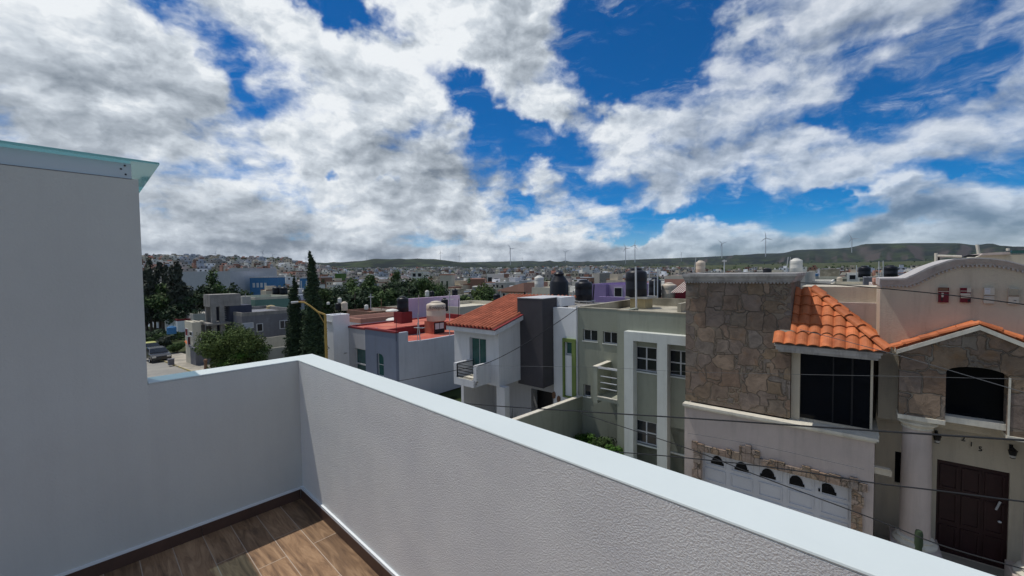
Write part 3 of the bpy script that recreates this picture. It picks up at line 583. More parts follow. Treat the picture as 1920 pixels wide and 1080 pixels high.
# back walls of the upper storey
part('upper_wall', MB().box(-1.24, 0.66, 16.6, 18.5, -4.0, P(1600, 538, 16.6)[2]), MT['taupe'], SH)
gxl = PS(1654, 560, 0.66)[1]
top = [(1653.5, 521.8), (1695, 521.5), (1713, 514), (1739, 501), (1775, 488.7), (1792.5, 484.6), (1828, 482.5), (1863, 484.3), (1890, 488.7), (1920, 496.7)]
bot = [(1653.5, 535.6), (1704, 535.6), (1721.7, 529.4), (1757, 511.7), (1796, 498.4), (1828, 496.5), (1863, 497.5), (1890, 502), (1916.5, 508)]
GD = 14.6
tp = [P(x_, y_, GD - 0.1) for x_, y_ in top]; bt = [P(x_, y_, GD) for x_, y_ in bot]
tp = [(p[0], p[2]) for p in tp]; bt = [(p[0], p[2]) for p in bt]
ex = [(4.1, tp[1][1]), (4.9, tp[1][1])]
wl = [(0.62, GZ)] + [(5.0, GZ), (5.0, bt[0][1] + .1)] + [(4.2, bt[0][1] + .1)] + [(p[0], p[1] + 0.06) for p in bt[::-1]]
wl[-1] = (0.62, bt[0][1] + 0.06)
holes_x = [(0.66, 1.62, GZ + .01, -3.75)]
part('gable_wall', MB().wall([(0.62, -4.0)] + [(5.0, -4.0), (5.0, bt[0][1] + .1), (4.2, bt[0][1] + .1)] + [(p[0], p[1] + 0.06) for p in bt[:0:-1]] + [(0.62, bt[0][1] + 0.06)], GD, GD + 2.0), MT['taupe'], SH, label='tall plaster wall with a curved top')
def ribbon(mb, lo, hi, y0, y1):
    for i in range(len(lo) - 1):
        a, b_, c, d = lo[i], lo[i + 1], hi[i + 1], hi[i]
        mb.prism([(a[0], y0, a[1]), (b_[0], y0, b_[1]), (c[0], y0, c[1]), (d[0], y0, d[1])], (0, y1 - y0, 0))
    return mb
def lerpz(pts, x):
    for i in range(len(pts) - 1):
        if pts[i][0] <= x <= pts[i + 1][0]:
            t = (x - pts[i][0]) / (pts[i + 1][0] - pts[i][0]); return pts[i][1] + t * (pts[i + 1][1] - pts[i][1])
    return pts[0][1] if x < pts[0][0] else pts[-1][1]
cr_ = MB(); xs = [0.60 + 0.08 * i for i in range(48)]
tpx = tp + ex; btx = bt + [(3.9, bt[1][1]), (4.9, bt[1][1])]
for k, (f0, f1, y0) in enumerate(((0.0, 0.22, GD - 0.04), (0.22, 0.42, GD - 0.07), (0.42, 0.60, GD - 0.11), (0.60, 0.80, GD - 0.14), (0.80, 1.0, GD - 0.18))):
    lo = [(x_, lerpz(btx, x_) * (1 - f0) + lerpz(tpx, x_) * f0) for x_ in xs]; hi = [(x_, lerpz(btx, x_) * (1 - f1) + lerpz(tpx, x_) * f1) for x_ in xs]
    ribbon(cr_, lo, hi, y0, GD + 2.05 - 0.01 * k)
for i in range(60):
    x_ = 0.62 + i * 0.07; cr_.box(x_, x_ + 0.035, GD - 0.05, GD - 0.005, lerpz(btx, x_) - 0.045, lerpz(btx, x_) - 0.002)
part('cornice', cr_, mat('pale_weathered_cantera', (0.44, 0.42, 0.41), var=0.12, vs=2.5, stain=0.45, stain_col=(0.16, 0.145, 0.14), bump=0.4, bs=30), SH, label='pale curved cornice with a dentil row')
# four glazed plaques
for i, (x0, x1, y0, y1) in enumerate(((1759, 1778, 539, 567), (1800, 1819, 539.5, 567), (1844, 1863, 539, 569), (1890, 1909, 540, 570.5))):
    a = P(x0, y0, GD); b_ = P(x1, y1, GD); X0, X1, Z1, Z0 = a[0], b_[0], a[2], b_[2]; mid = (Z0 + Z1) / 2; W_ = X1 - X0; Hh = Z1 - Z0
    q = part('plaque', MB().box(X0, X1, GD - 0.06, GD - 0.001, Z0, Z1), MT['ivory' if i > 1 else 'redp'], SH, label=('dark red glazed plaque with a white painted reflection', 'red glazed plaque with white painted reflections', 'ivory plaque with grey painted reflections', 'ivory two-part plaque')[i])
    y_ = GD - 0.066
    bits = {0: [(0.0, 1.0, 0.72, 0.76, 'ivory'), (0.30, 0.50, 0.36, 0.64, 'ivory'), (0.05, 0.9, 0.80, 0.98, 'tinglass'), (0.28, 0.42, 0.12, 0.34, 'blackmetal')],
            1: [(0.62, 1.0, 0.70, 1.0, 'ivory'), (0.0, 0.97, 0.50, 0.62, 'ivory'), (0.0, 0.6, 0.76, 0.80, 'ivory'), (0.05, 1.0, 0.30, 0.48, 'taupe'), (0.7, 0.98, 0.06, 0.22, 'blackmetal')],
            2: [(0.06, 0.60, 0.60, 0.97, 'alu'), (0.12, 0.5, 0.88, 0.92, 'car_dark'), (0.2, 0.45, 0.70, 0.73, 'galv'), (0.0, 1.0, 0.48, 0.52, 'tinglass'), (0.05, 0.75, 0.40, 0.45, 'galv')],
            3: [(0.03, 0.97, 0.54, 0.96, 'roofc'), (0.0, 1.0, 0.49, 0.53, 'tinglass'), (0.5, 0.75, 0.22, 0.25, 'blackmetal'), (0.6, 0.66, 0.06, 0.2, 'galv')]}[i]
    for u0, u1, v0, v1, mm_ in bits:  # glossy reflections painted as flat coloured pieces on each plaque
        part('painted_reflection', MB().box(X0 + W_ * u0, X0 + W_ * u1, y_, GD - 0.0605, Z0 + Hh * v0, Z0 + Hh * v1), MT[mm_], q)
# stone gable with the arched window
AD = 13.8
def Q(x_, y_, d_=AD): p = P(x_, y_, d_); return (p[0], p[2])
ap = Q(1836, 618); zl = Q(1687, 660)[1]; zb = -3.60; zb2 = -3.66
archx0, archx1 = 1.765, 2.715; zs = -2.44; zc = -2.27
arch = [(archx0, -3.50), (archx1, -3.50), (archx1, zs)] + [(archx0 + (archx1 - archx0) * (0.5 + 0.5 * cos(pi * i / 10)), zs + (zc - zs) * sin(pi * i / 10)) for i in range(1, 10)] + [(archx0, zs)]
xr = 2 * ap[0] - 0.97
outer = [(0.97, zb), (archx0 + 0.001, zb2), (archx0, -3.50), (archx1, -3.50), (archx1 + 0.05, zb2 - 0.05), (xr, zb2 - 0.05), (xr, zl), ap, (0.97, zl)]
o2 = [(0.97, zb), (archx0, zb), (archx0, zs)] + [arch[i] for i in range(len(arch) - 2, 2, -1)] + [(archx1, zs), (archx1, zb - 0.12), (xr, zb - 0.12), (xr, zl), ap, (0.97, zl)]
part('gable', MB().wall(o2, AD, AD + 0.32), MT['stone2'], SH, label='flagstone gable over the entrance with an arched opening')
part('arch_window', MB().wall([(archx0 - .01, -3.52), (archx1 + .1, -3.52), (archx1 + .1, -2.15), (archx0 - .01, -2.15)], AD + 0.325, AD + 0.34), MT['glass'], SH, label='black arched window')
tr_ = MB().box(0.955, archx0 + 0.005, AD - 0.03, AD + 0.45, zb - 0.10, zb + 0.003).box(archx0, archx1 + 0.02, AD + 0.08, AD + 0.5, -3.64, -3.50).box(archx1 + 0.0, xr, AD - 0.03, AD + 0.45, zb - 0.20, zb - 0.118)
tr_.box(archx1 + 0.002, archx1 + 0.035, AD - 0.012, AD + 0.32, zb - 0.12, zs)
part('trim', tr_, MT['cream_sill'], SH)
def slope_bar(mb, a, b_, y0, y1, h0, h1):
    return mb.prism([(a[0], y0, a[1] + h0), (b_[0], y0, b_[1] + h0), (b_[0], y0, b_[1] + h1), (a[0], y0, a[1] + h1)], (0, y1 - y0, 0))
L0 = (0.90, zl - 0.045); R0 = (2 * ap[0] - 0.90, zl - 0.045)
fb = slope_bar(slope_bar(MB(), L0, ap, AD - 0.08, AD + 0.6, 0.0, 0.10), ap, R0, AD - 0.08, AD + 0.6, 0.0, 0.10)
part('gable_fascia', fb, MT['cream_sill'], SH)
gt = MB()
ridge_caps(gt, (L0[0] - 0.16, AD + 0.04, L0[1] + 0.10), (ap[0], AD + 0.04, ap[1] + 0.13), 5, 0.11, 0.09)
ridge_caps(gt, (R0[0] + 0.1, AD + 0.04, R0[1] + 0.10), (ap[0], AD + 0.04, ap[1] + 0.13), 5, 0.11, 0.09)
part('gable_tiles', gt, MT['tile'], SH)
part('gable_roof', slope_bar(slope_bar(MB(), L0, ap, AD + 0.05, GD - 0.001, 0.10, 0.14), ap, R0, AD + 0.05, GD - 0.001, 0.10, 0.14), MT['tile'], SH)
# entrance wall with the door
DD = 15.0
dx0, dx1, dz1, dz0 = 1.80, 3.02, -4.94, -7.35
part('entrance_wall', MB().wall(rect(0.60, 5.0, GZ, -3.70), DD, DD + 0.3, [rect(dx0, dx1, dz0, dz1), rect(1.005, 1.135, -5.80, -4.95)]), MT['taupe'], SH)
part('slit_window', MB().box(0.99, 1.15, DD + 0.05, DD + 0.07, -5.82, -4.93), MT['glass'], SH)
part('porch_step', MB().box(0.6, 4.9, 13.4, DD, GZ, dz0), MT['pave'], SH)
dr = part('front_door', MB().box(dx0, dx1, DD + 0.06, DD + 0.12, dz0, dz1), MT['door'], SH, label='dark mahogany panelled front door')
for c_ in range(3):
    for r_, (a_, b_) in enumerate(((0.04, 0.30), (0.34, 0.66), (0.70, 0.95))):
        x0 = dx0 + 0.06 + c_ * (dx1 - dx0 - 0.06) / 3; x1 = x0 + (dx1 - dx0 - 0.3) / 3 + 0.02; z0 = dz0 + (dz1 - dz0) * a_; z1 = dz0 + (dz1 - dz0) * b_
        part('door_panel', MB().wall(rect(x0, x1, z0, z1), DD + 0.03, DD + 0.061, [rect(x0 + 0.04, x1 - 0.04, z0 + 0.04, z1 - 0.04)]), MT['door'], dr)
h0 = P(1867, 955, DD + 0.02); h1 = P(1875, 940, DD + 0.02); kn = P(1874, 978, DD + 0.02)
part('door_pull', MB().tube([(h0[0], DD + 0.0, h0[2]), (h1[0], DD + 0.0, h1[2])], 0.022, 8), MT['galv'], dr)
part('door_knob', MB().lathe(kn[0], DD + 0.0, [(0.0, -0.03), (0.03, -0.015), (0.034, 0.0), (0.03, 0.015), (0.0, 0.03)], 10, z0=kn[2], cap=False), MT['alu'], dr)
for ch, px, py in (('2', 1805.6, 823), ('1', 1821, 833), ('5', 1838, 842)):
    p = P(px, py, DD); fc = bpy.data.curves.new('numeral', 'FONT'); fc.body = ch; fc.size = 0.16; fc.extrude = 0.008; fc.align_x = 'CENTER'; fc.align_y = 'CENTER'
    o = textmesh('house_numeral', fc); COL.objects.link(o); o.parent = SH; org = ORG[SH.name]; o.location = (p[0] - org[0], DD - 0.012 - org[1], p[2] - org[2]); o.rotation_euler = (R(90), 0, 0); o.data.materials.clear(); o.data.materials.append(MT['blackmetal']); o['label'] = 'metal numeral ' + ch
# columns
for cx_, lab in ((P(1717, 900, 14.2)[0], 'left'), (3.36, 'right')):
    c_ = part('column', MB().lathe(cx_, 14.2, [(0.29, -6.72), (0.285, -5.5), (0.265, -3.98)], 28), MT['taupe2'], SH, smooth=True)
    part('capital', MB().lathe(cx_, 14.2, [(0.27, -3.98), (0.30, -3.96), (0.28, -3.93), (0.33, -3.87), (0.37, -3.84), (0.37, -3.80), (0.34, -3.775), (0.34, -3.71)], 28), MT['cream_sill'], c_, smooth=True)
    part('base_moulding', MB().lathe(cx_, 14.2, [(0.41, -6.90), (0.42, -6.84), (0.37, -6.80), (0.34, -6.78), (0.36, -6.73), (0.29, -6.68)], 28), MT['cream_sill'], c_, smooth=True)
    part('plinth', MB().box(cx_ - 0.45, cx_ + 0.45, 13.75, 14.65, dz0, -6.90), MT['taupe2'], c_)
part('porch_soffit', MB().box(0.98, 4.2, AD + 0.46, DD, -3.72, -3.66), MT['taupe'], SH)
def lantern(px, py, lab):
    p = P(px, py, DD - 0.16); x_, y_, z_ = p
    L_ = thing('wall_lantern', lab, 'lantern', (x_, y_, z_ - 0.12), 'C', 'black wall lanterns beside the mahogany door')
    part('cage', MB().lathe(x_, y_, [(0.045, -0.12), (0.075, 0.05), (0.085, 0.06), (0.03, 0.12), (0.012, 0.15)], 6, z0=z_), MT['blackmetal'], L_)
    part('glass', MB().lathe(x_, y_, [(0.05, -0.10), (0.072, 0.045)], 6, z0=z_ + 0.001, cap=False), MT['lampglow'], L_)
    part('arm', MB().tube([(x_, y_, z_ + 0.14), (x_, y_ + 0.08, z_ + 0.17), (x_, DD, z_ + 0.10)], 0.012, 6).box(x_ - 0.03, x_ + 0.03, DD - 0.02, DD - 0.001, z_ + 0.02, z_ + 0.16), MT['blackmetal'], L_)
lantern(1757, 822, 'black wall lantern by the column, left of the house number')
lantern(1899, 850, 'black wall lantern on the right of the mahogany door')
cp_ = P(1723, 1000, 13.55)
cb = MB().lathe(cp_[0], 13.55, [(0.07, dz0), (0.075, -6.9), (0.06, -6.70), (0.078, -6.62), (0.075, -6.35), (0.06, -6.28), (0.0, -6.25)], 12)
single('cactus', 'tall dark green columnar cactus standing before the left porch column', 'cactus', cb, MT['cactus'], (cp_[0], 13.55, dz0), smooth=True)
part('body', MB().box(-4.04, 5.0, 16.42, 24.0, GZ, -1.05), MT['taupe2'], SH)
part('body', MB().box(0.64, 5.0, 16.62, 24.0, -1.05, -0.60), MT['taupe2'], SH)

# ================================================================ green house
G0, G1 = 14.5, 15.7
GH = thing('green_house', 'two-storey sage green house with a pale raised frame around its dark windows', 'house', (-6.5, 15, GZ))
gtz = P(1200, 583, G0)[2]
w1, w2, w3 = [(P(a, b, G1), P(c, d, G1)) for a, b, c, d in ((1093, 617, 1120, 641), (1130.5, 621, 1156, 646), (1094, 720, 1107.5, 745))]
def rr2(w, z=None): return rect(w[0][0], w[1][0], w[1][2] if z is None else z[0], w[0][2] if z is None else z[1])
w2 = (w2[0], (w2[0][0] + 0.66, G1, w2[1][2]))
part('wall', MB().wall(rect(-9.2, -6.9, GZ, -1.57), G1, G1 + 0.2, [rr2(w1), rr2(w2), rr2(w3)]), MT['sage'], GH)
for w in (w1, w2): window(GH, w[0][0] + .002, w[1][0] - .002, w[1][2] + .002, w[0][2] - .002, G1 + 0.08, 2, 1, 0.035)
window(GH, w3[0][0] + .002, w3[1][0] - .002, w3[1][2] + .002, w3[0][2] - .002, G1 + 0.08, 1, 1, 0.03)
for w in (w1, w2, w3): part('sill', MB().box(w[0][0] - .03, w[1][0] + .03, G1 - 0.03, G1 + 0.06, w[1][2] - 0.04, w[1][2]), MT['sage_light'], GH)
# right block
wu = [(P(1191, 648, G0), P(1231, 700, G0)), (P(1253, 656, G0), None)]
wl_ = [(P(1191, 785, G0), P(1232, 839, G0)), (P(1254.6, 799, G0), None)]
WW = wu[0][1][0] - wu[0][0][0]
ops = []
for k, (a, b_) in enumerate(wu): ops.append((a[0], a[0] + WW + .02, wu[0][1][2], wu[0][0][2]))
for k, (a, b_) in enumerate(wl_): ops.append((a[0], a[0] + WW + .02, wl_[0][1][2], wl_[0][0][2]))
part('front_block', MB().wall(rect(-6.80, -4.06, GZ, gtz - 0.04), G0, G0 + 0.2, [rect(*o_) for o_ in ops]).box(-6.80, -6.62, G0 + 0.201, G1 + 0.4, GZ, gtz - 0.04).box(-6.60, -4.06, G0 + 0.6, G0 + 0.62, GZ, gtz - 0.3), MT['sage'], GH)
for o_ in ops: window(GH, o_[0] + .002, o_[1] - .002, o_[2] + .002, o_[3] - .002, G0 + 0.06, 2, 2, 0.045, bar=0.045)
for o_ in ops: part('sill', MB().box(o_[0] - .02, o_[1] + .02, G0 - 0.06, G0 + 0.05, o_[2] - 0.05, o_[2]), MT['sage_light'], GH)
FD = 14.15
f0, f1 = P(1170, 621, FD), P(1187, 640, FD); q0, q1 = P(1232, 640, FD), P(1251, 640, FD)
ftz = f0[2]; fbz = f1[2] + 0.02
pf = MB().wall([(f0[0], GZ), (f1[0], GZ), (f1[0], fbz), (q0[0], fbz), (q0[0], GZ), (q1[0], GZ), (q1[0], fbz), (-4.085, fbz), (-4.085, fbz - 0.001), (-4.08, fbz - 0.001), (-4.08, ftz), (f0[0], ftz)], FD, G0 - 0.001)
part('window_frame_surround', pf, MT['sage_light'], GH, label='pale projecting frame of posts and lintel')
# roof parapets, roof deck
bk = PZ(1253, 559, gtz); rz = gtz - 0.42
bd = bk[1]
part('roof_parapet', MB().box(-6.80, -4.06, G0 - 0.01, G0 + 0.16, gtz - 0.039, gtz).box(-9.2, -9.04, G1 + 0.21, bd, gtz - 0.8, gtz - 0.06).box(-9.2, -6.81, G1 - 0.01, G1 + 0.18, -1.569, -1.54).box(-9.2, -3.0, bd, bd + 0.15, gtz - 0.8, gtz - 0.02).box(-6.0, -5.85, G0 + 4.5, bd - 0.01, gtz - 0.8, gtz - 0.03), MT['roofc'], GH)
part('roof_deck', MB().box(-9.04, -6.6, G1 + 0.2, bd, rz - 0.1, rz).box(-6.599, -3.0, G0 + 0.62, bd, rz - 0.1, rz), MT['roofc'], GH)
part('body', MB().box(-9.19, -3.0, G1 + 0.7, bd + 0.1, GZ, rz - 0.11), MT['sage'], GH)
# balcony
bt0, bb0 = P(1118, 688, G0)[2], P(1118, 742, G0)[2]
part('balcony', MB().box(-7.80, -7.64, G0, G1 - 0.001, bb0 - 0.3, bt0).box(-7.64, -6.80, G0, G1 - 0.001, bb0 - 0.16, bb0 - 0.03), MT['sage'], GH)
part('balcony_coping', MB().box(-7.82, -7.62, G0 - 0.02, G1 - 0.001, bt0, bt0 + 0.03), MT['cream_sill'], GH)
part('balcony_sill', MB().box(-7.64, -6.80, G0 - 0.02, G0 + 0.1, bb0 - 0.03, bb0), MT['cream_sill'], GH)
rl = MB().box(-7.64, -6.80, G0 + 0.02, G0 + 0.07, bt0 - 0.05, bt0 + 0.02)
for yy in (704.4, 716, 727.0):
    z_ = P(1120, yy, G0)[2]; rl.box(-7.52, -6.84, G0 + 0.03, G0 + 0.055, z_ - 0.015, z_ + 0.015)
part('railing', rl, MT['railwhite'], GH)
# garden wall between the two plots
gw = thing('garden_wall', 'dark green garden wall with a pale coping between the white and green houses', 'wall', (-9.0, 13, GZ))
part('wall', MB().add([(x_, y_, z_) for x_ in (-9.16, -9.0) for y_, z_ in ((10.6, GZ), (G1 - .001, GZ), (G1 - .001, -5.46), (10.6, -5.16))], [(0, 1, 2, 3), (4, 7, 6, 5), (0, 3, 7, 4), (1, 5, 6, 2), (3, 2, 6, 7), (0, 4, 5, 1)]), MT['sage'], gw)
part('coping', MB().add([(x_, y_, z_ + h_) for x_ in (-9.18, -8.98) for y_, z_ in ((10.58, -5.158), (G1 - .002, -5.458)) for h_ in (0, 0.035)], [(0, 2, 3, 1), (4, 5, 7, 6), (0, 1, 5, 4), (2, 6, 7, 3), (1, 3, 7, 5), (0, 4, 6, 2)]), MT['cream_sill'], gw)

# ================================================================ white house
WH = thing('white_house', 'white modern house with a charcoal tower, a red-tiled roof and a small balcony', 'house', (-12, 15, GZ))
V0 = 13.36; vx0, vx1 = -14.62, -11.78; vz1 = -2.62; vz0 = P(943, 727, V0)[2]
dwa, dwb = P(880, 632, V0), P(912, 700, V0)
gf0, gf1 = P(1054.5, 634, G1 - .1), P(1080, 749, G1 - .1); gi0, gi1 = P(1059.5, 640, G1), P(1075, 744, G1)
part('side_wall', MB().wall(rect(-10.49, -9.21, GZ, -1.60), G1, G1 + 0.2, [rect(gi0[0], gi1[0], P(1065, 666, G1)[2], gi0[2] + .02)]), MT['whiteb'], WH)
part('green_window_frame', MB().wall(rect(gf0[0], gf1[0], gf1[2], gf0[2]), G1 - 0.12, G1 - 0.001, [rect(gi0[0], gi1[0], gi1[2], gi0[2])]), MT['greenframe'], WH)
window(WH, gi0[0] + .01, gi1[0] - .01, P(1065, 665, G1)[2], gi0[2], G1 + 0.06, 1, 1, 0.05, gm='glass_green')
part('pipe', MB().tube([(-9.23, G1 - 0.05, GZ), (-9.23, G1 - 0.05, -1.5)], 0.035, 8), MT['alu'], WH)
part('tower', MB().box(-11.92, -10.50, 14.86, 17.0, -5.17, P(995, 560, 14.86)[2]), MT['charcoal'], WH, label='charcoal rendered tower hanging over the garage entrance')
part('tower_cap', MB().box(-11.93, -10.49, 14.85, 17.01, P(995, 560, 14.86)[2], P(995, 560, 14.86)[2] + 0.03), MT['greywall_l'], WH)
part('upper_block', MB().wall(rect(vx0, vx1, vz0, vz1), V0, V0 + 0.2, [rect(dwa[0], dwb[0], dwb[2] - .2, dwa[2])]).box(vx1 - 0.2, vx1, V0 + 0.201, 17.0, vz0, vz1).box(vx0, vx0 + 0.2, V0 + 0.201, 17.0, vz0, vz1).box(vx0 + .21, vx1 - .21, V0 + .21, 17.0, vz0, vz0 + 0.15), MT['white'], WH)
window(WH, dwa[0] + .01, dwb[0] - .01, dwb[2] - .2, dwa[2] - .01, V0 + 0.12, 2, 1, 0.04, gm='glass_green', fm='galv')
part('side_gable', MB().add([(vx1 - .2, V0, vz1), (vx1 - .2, 17.0, vz1), (vx1 - .2, 17.0, -1.62), (vx1, V0, vz1), (vx1, 17.0, vz1), (vx1, 17.0, -1.62)], [(0, 1, 2), (3, 5, 4), (0, 3, 4, 1), (1, 4, 5, 2), (0, 2, 5, 3)]), MT['white'], WH)
rE, rZ, rD, rZ1 = 12.9, -2.40, 17.6, -1.24
rs = Vector((0, rD - rE, rZ1 - rZ))
part('eave_fascia', MB().add([(x_, y_, z_ + h_) for x_ in (-14.68, -11.58) for y_, z_ in ((rE + .03, rZ - .04), (rD, rZ1 - .04)) for h_ in (-0.20, -0.01)], [(0, 2, 3, 1), (4, 5, 7, 6), (0, 1, 5, 4), (2, 6, 7, 3), (1, 3, 7, 5), (0, 4, 6, 2)]), MT['white'], WH)
rows = int(rs.length / 0.42) + 1
part('valley_shade_bed', MB().add([(x_, y_, z_ + h_) for x_ in (-14.69, -11.57) for y_, z_ in ((rE - .02, rZ - .01), (rD, rZ1 - .01)) for h_ in (-0.025, 0.012)], [(0, 2, 3, 1), (4, 5, 7, 6), (0, 1, 5, 4), (2, 6, 7, 3), (1, 3, 7, 5), (0, 4, 6, 2)]), MT['redtrim'], WH)  # dark sheet that paints the shade in the valleys between tile barrels
part('roof', tiles((-14.70, rE, rZ), (1, 0, 0), rs, 3.14, rows, 0.235, 0.42, 0.10, 0.010, wf=0.72, clips=[((0, rD, 0), (0, 1, 0))]), MT['tile2'], WH, label='red clay-tiled mono-pitch roof')
part('roof', tiles((-11.50, 16.2, rZ1 - .35), (1, 0, 0), rs, 1.2, 4, 0.235, 0.42, 0.10, 0.010, wf=0.72, clips=[((0, rD, 0), (0, 1, 0))]), MT['tile2'], WH, label='red clay tiles behind the charcoal tower')
part('rear_parapet', MB().box(-10.49, -10.25, 16.0, 17.2, -1.59, P(1040, 556, 16.5)[2]), MT['whiteb'], WH)
part('body', MB().box(vx0 + .01, -9.22, 17.21, 23, GZ, -1.95), MT['white'], WH)
part('roof_deck', MB().box(vx0 + .02, -9.23, 17.22, 22.9, -1.949, -1.88).box(-10.24, -9.22, G1 + .21, 17.2, -1.95, -1.88), MT['concrete'], WH)
part('garage_recess', MB().wall(rect(-14.6, -10.5, GZ, vz0), 16.0, 16.2, [rect(-12.03, -10.75, GZ, P(1010, 731, 16)[2])]), MT['greywall_l'], WH)
part('garage_opening', MB().box(-12.1, -10.7, 16.6, 16.65, GZ, vz0 - .01), MT['blackmetal'], WH)
part('column', MB().box(P(930.5, 750, V0)[0], P(946, 750, V0)[0], V0 + .02, V0 + .34, GZ, vz0 - .001), MT['white'], WH)
part('side_wall', MB().box(-14.62, -14.45, V0 + .4, 16, GZ, vz0 - .001), MT['white'], WH)
BD0 = 12.3; bx0, bx1 = P(850.6, 690, BD0)[0], P(919, 690, V0)[0]
oz1, oz0, az0 = P(855, 681, BD0)[2], P(875, 712, BD0)[2], P(880, 726, BD0)[2]
o0, o1 = P(855.5, 690, BD0)[0], P(893, 700, BD0)[0]
part('balcony', MB().wall([(bx0, az0), (bx1, az0), (bx1, oz1), (o1, oz1), (o1, oz0), (o0, oz0), (o0, oz1), (bx0, oz1)], BD0, BD0 + 0.12).box(bx1 - 0.12, bx1, BD0 + 0.121, V0, az0, oz1).box(bx0, bx0 + 0.12, BD0 + 0.121, V0, az0, oz1).box(bx0 + .12, bx1 - .12, BD0 + .121, V0, az0, oz0 - .05), MT['white'], WH)
part('balcony_floor', MB().box(o0, bx1 - .12, BD0 + 0.01, V0, oz0, oz0 + 0.02), MT['cream_sill'], WH)
rb = MB()
for k in range(5):
    z_ = oz1 - 0.04 - k * (oz1 - oz0 - 0.04) / 4.6; rb.box(o0, o1, BD0 + 0.04, BD0 + 0.07, z_ - 0.012, z_ + 0.012)
    rb.box(o0 + .0, o0 + .03, BD0 + 0.075, V0, z_ - 0.012, z_ + 0.012) if k == 0 else None
rb.box(o0, o0 + 0.03, BD0 + 0.035, BD0 + 0.075, oz0, oz1)
part('railing', rb, MT['blackmetal'], WH)
dk = MB()
for px, py in ((1038, 741), (1047, 749)):
    p = P(px, py, G1 - .05); dk.lathe(p[0], 0, [(0, 0), (0.14, 0.02)], 10) if 0 else dk.wall([(p[0] + 0.09 * cos(2 * pi * k / 8), p[2] + 0.17 * sin(2 * pi * k / 8)) for k in range(8)], G1 - 0.05, G1 - 0.001)
part('wall_ornament', dk, MT['tinglass'], WH)

# ================================================================ grey house with the red roof
YH = thing('grey_house', 'grey house with bright red painted roof terraces and an arched window', 'house', (-22, 16, GZ))
YD = 14.0; ysx = P(742, 650, YD)[0]; yl = P(685, 650, YD)[0]; yt = P(712, 621, YD)[2]
aw0, aw1 = P(706, 662, YD), P(720, 708, YD)
archp = [(aw0[0], aw1[2]), (aw1[0], aw1[2]), (aw1[0], aw0[2] - .2), ((aw0[0] + aw1[0]) / 2 + .2, aw0[2] - .04), ((aw0[0] + aw1[0]) / 2, aw0[2]), (aw0[0], aw0[2] - .02)]
part('dark_front', MB().wall(rect(yl, ysx, GZ, yt), YD, YD + .2, [archp]).box(yl, yl + .2, YD + .201, YD + .8, GZ, yt), MT['greywall_d'], YH)
window(YH, aw0[0] - .02, aw1[0] + .02, aw1[2], aw0[2] + .02, YD + .12, 1, 2, 0.05, gm='glass_green')
# side wall with a stepped top
sd = [PS(765, 623, ysx), PS(765, 641, ysx), PS(800, 637, ysx), PS(858, 627, ysx)]
prof = [(YD + .201, GZ), (24.0, GZ), (24.0, sd[3][2] - .02), (sd[3][1], sd[3][2]), (sd[2][1], sd[2][2]), (sd[1][1], sd[1][2]), (sd[0][1], yt), (YD + .201, yt)]
part('side_wall', MB().wall(prof, ysx - .2, ysx, axis='x'), MT['greywall'], YH)
LD = 14.9; ll = P(645, 640, LD)[0]; lt = P(665, 616, LD)[2]
gw0, gw1 = P(665, 652, LD), P(690, 692, LD)
part('pale_front', MB().wall(rect(ll, yl, GZ, lt), LD, LD + .2, [rect(gw0[0], yl - .02, gw1[2] - .6, gw0[2])]).box(ll, ll + .2, LD + .201, LD + 3, GZ, lt), MT['greywall_l'], YH)
window(YH, gw0[0], yl - .03, gw1[2] - .6, gw0[2], LD + .12, 1, 1, 0.06, gm='glass_green')
part('window_bar', MB().box(gw0[0], yl - .03, LD + .06, LD + .15, P(676, 683, LD)[2] - .04, P(676, 683, LD)[2] + .04), MT['alu'], YH)
KD = 14.5; kl = P(621, 640, KD)[0]; kt = P(632, 626, KD)[2]
ka = P(641, 660, KD)[0], P(647, 690, KD)[0]; kz = P(643, 661, KD)[2]
part('low_front', MB().wall(rect(kl, ll - .002, GZ, kt), KD, KD + .2, [[(ka[0], GZ + .1), (ka[1] - .25, GZ + .1), (ka[1] - .25, kz - .2), (ka[0] + .35, kz), (ka[0], kz - .2)]]), MT['greywall_l'], YH)
part('low_front_opening', MB().box(kl + .1, ll - .1, KD + .3, KD + .35, GZ, kt - .1), MT['blackmetal'], YH)
rdz = PS(770, 643, ysx)[2] - 0.08
part('roof_deck', MB().box(yl + .3, ysx - .21, YD + .81, 23.5, rdz - .1, rdz).box(ll + .21, ysx - 3.41, LD + .3, 23.5, rdz + .001, yt - .32).box(kl, ll, KD + .21, 18, kt - .5, kt - .35), MT['redroof'], YH)
part('roof_trim', MB().box(yl - .03, ysx + .02, YD - .03, YD + .22, yt, yt + .11).box(ll - .03, yl - .031, LD - .03, LD + .22, lt, lt + .11).box(kl - .03, ll - .031, KD - .03, KD + .25, kt, kt + .11).box(ll - .001, ll + .2, LD + .221, 23.0, lt - .3, lt + .06).box(ll, ysx - .3, 23.2, 23.4, rdz, yt + .05).box(ysx - 3.4, ysx - 3.2, YD + 1.5, 23, rdz, yt - .2).box(kl, kl + .2, KD + .26, 19, kt - .3, kt + .05), MT['redtrim'], YH)
SP = PZ(815, 624, rdz); SY = fdepth(SP); sz_ = AT(816, 601, SY)[2]
part('water_stand', MB().box(SP[0] - .5, SP[0] + .5, SP[1] - .5, SP[1] + .5, rdz, sz_), MT['redroof'], YH)
wa = SP
part('stand_door', MB().box(wa[0] + .501, wa[0] + .53, wa[1] - .45, wa[1] + .45, rdz + .02, sz_ - .08), MT['blackmetal'], YH)
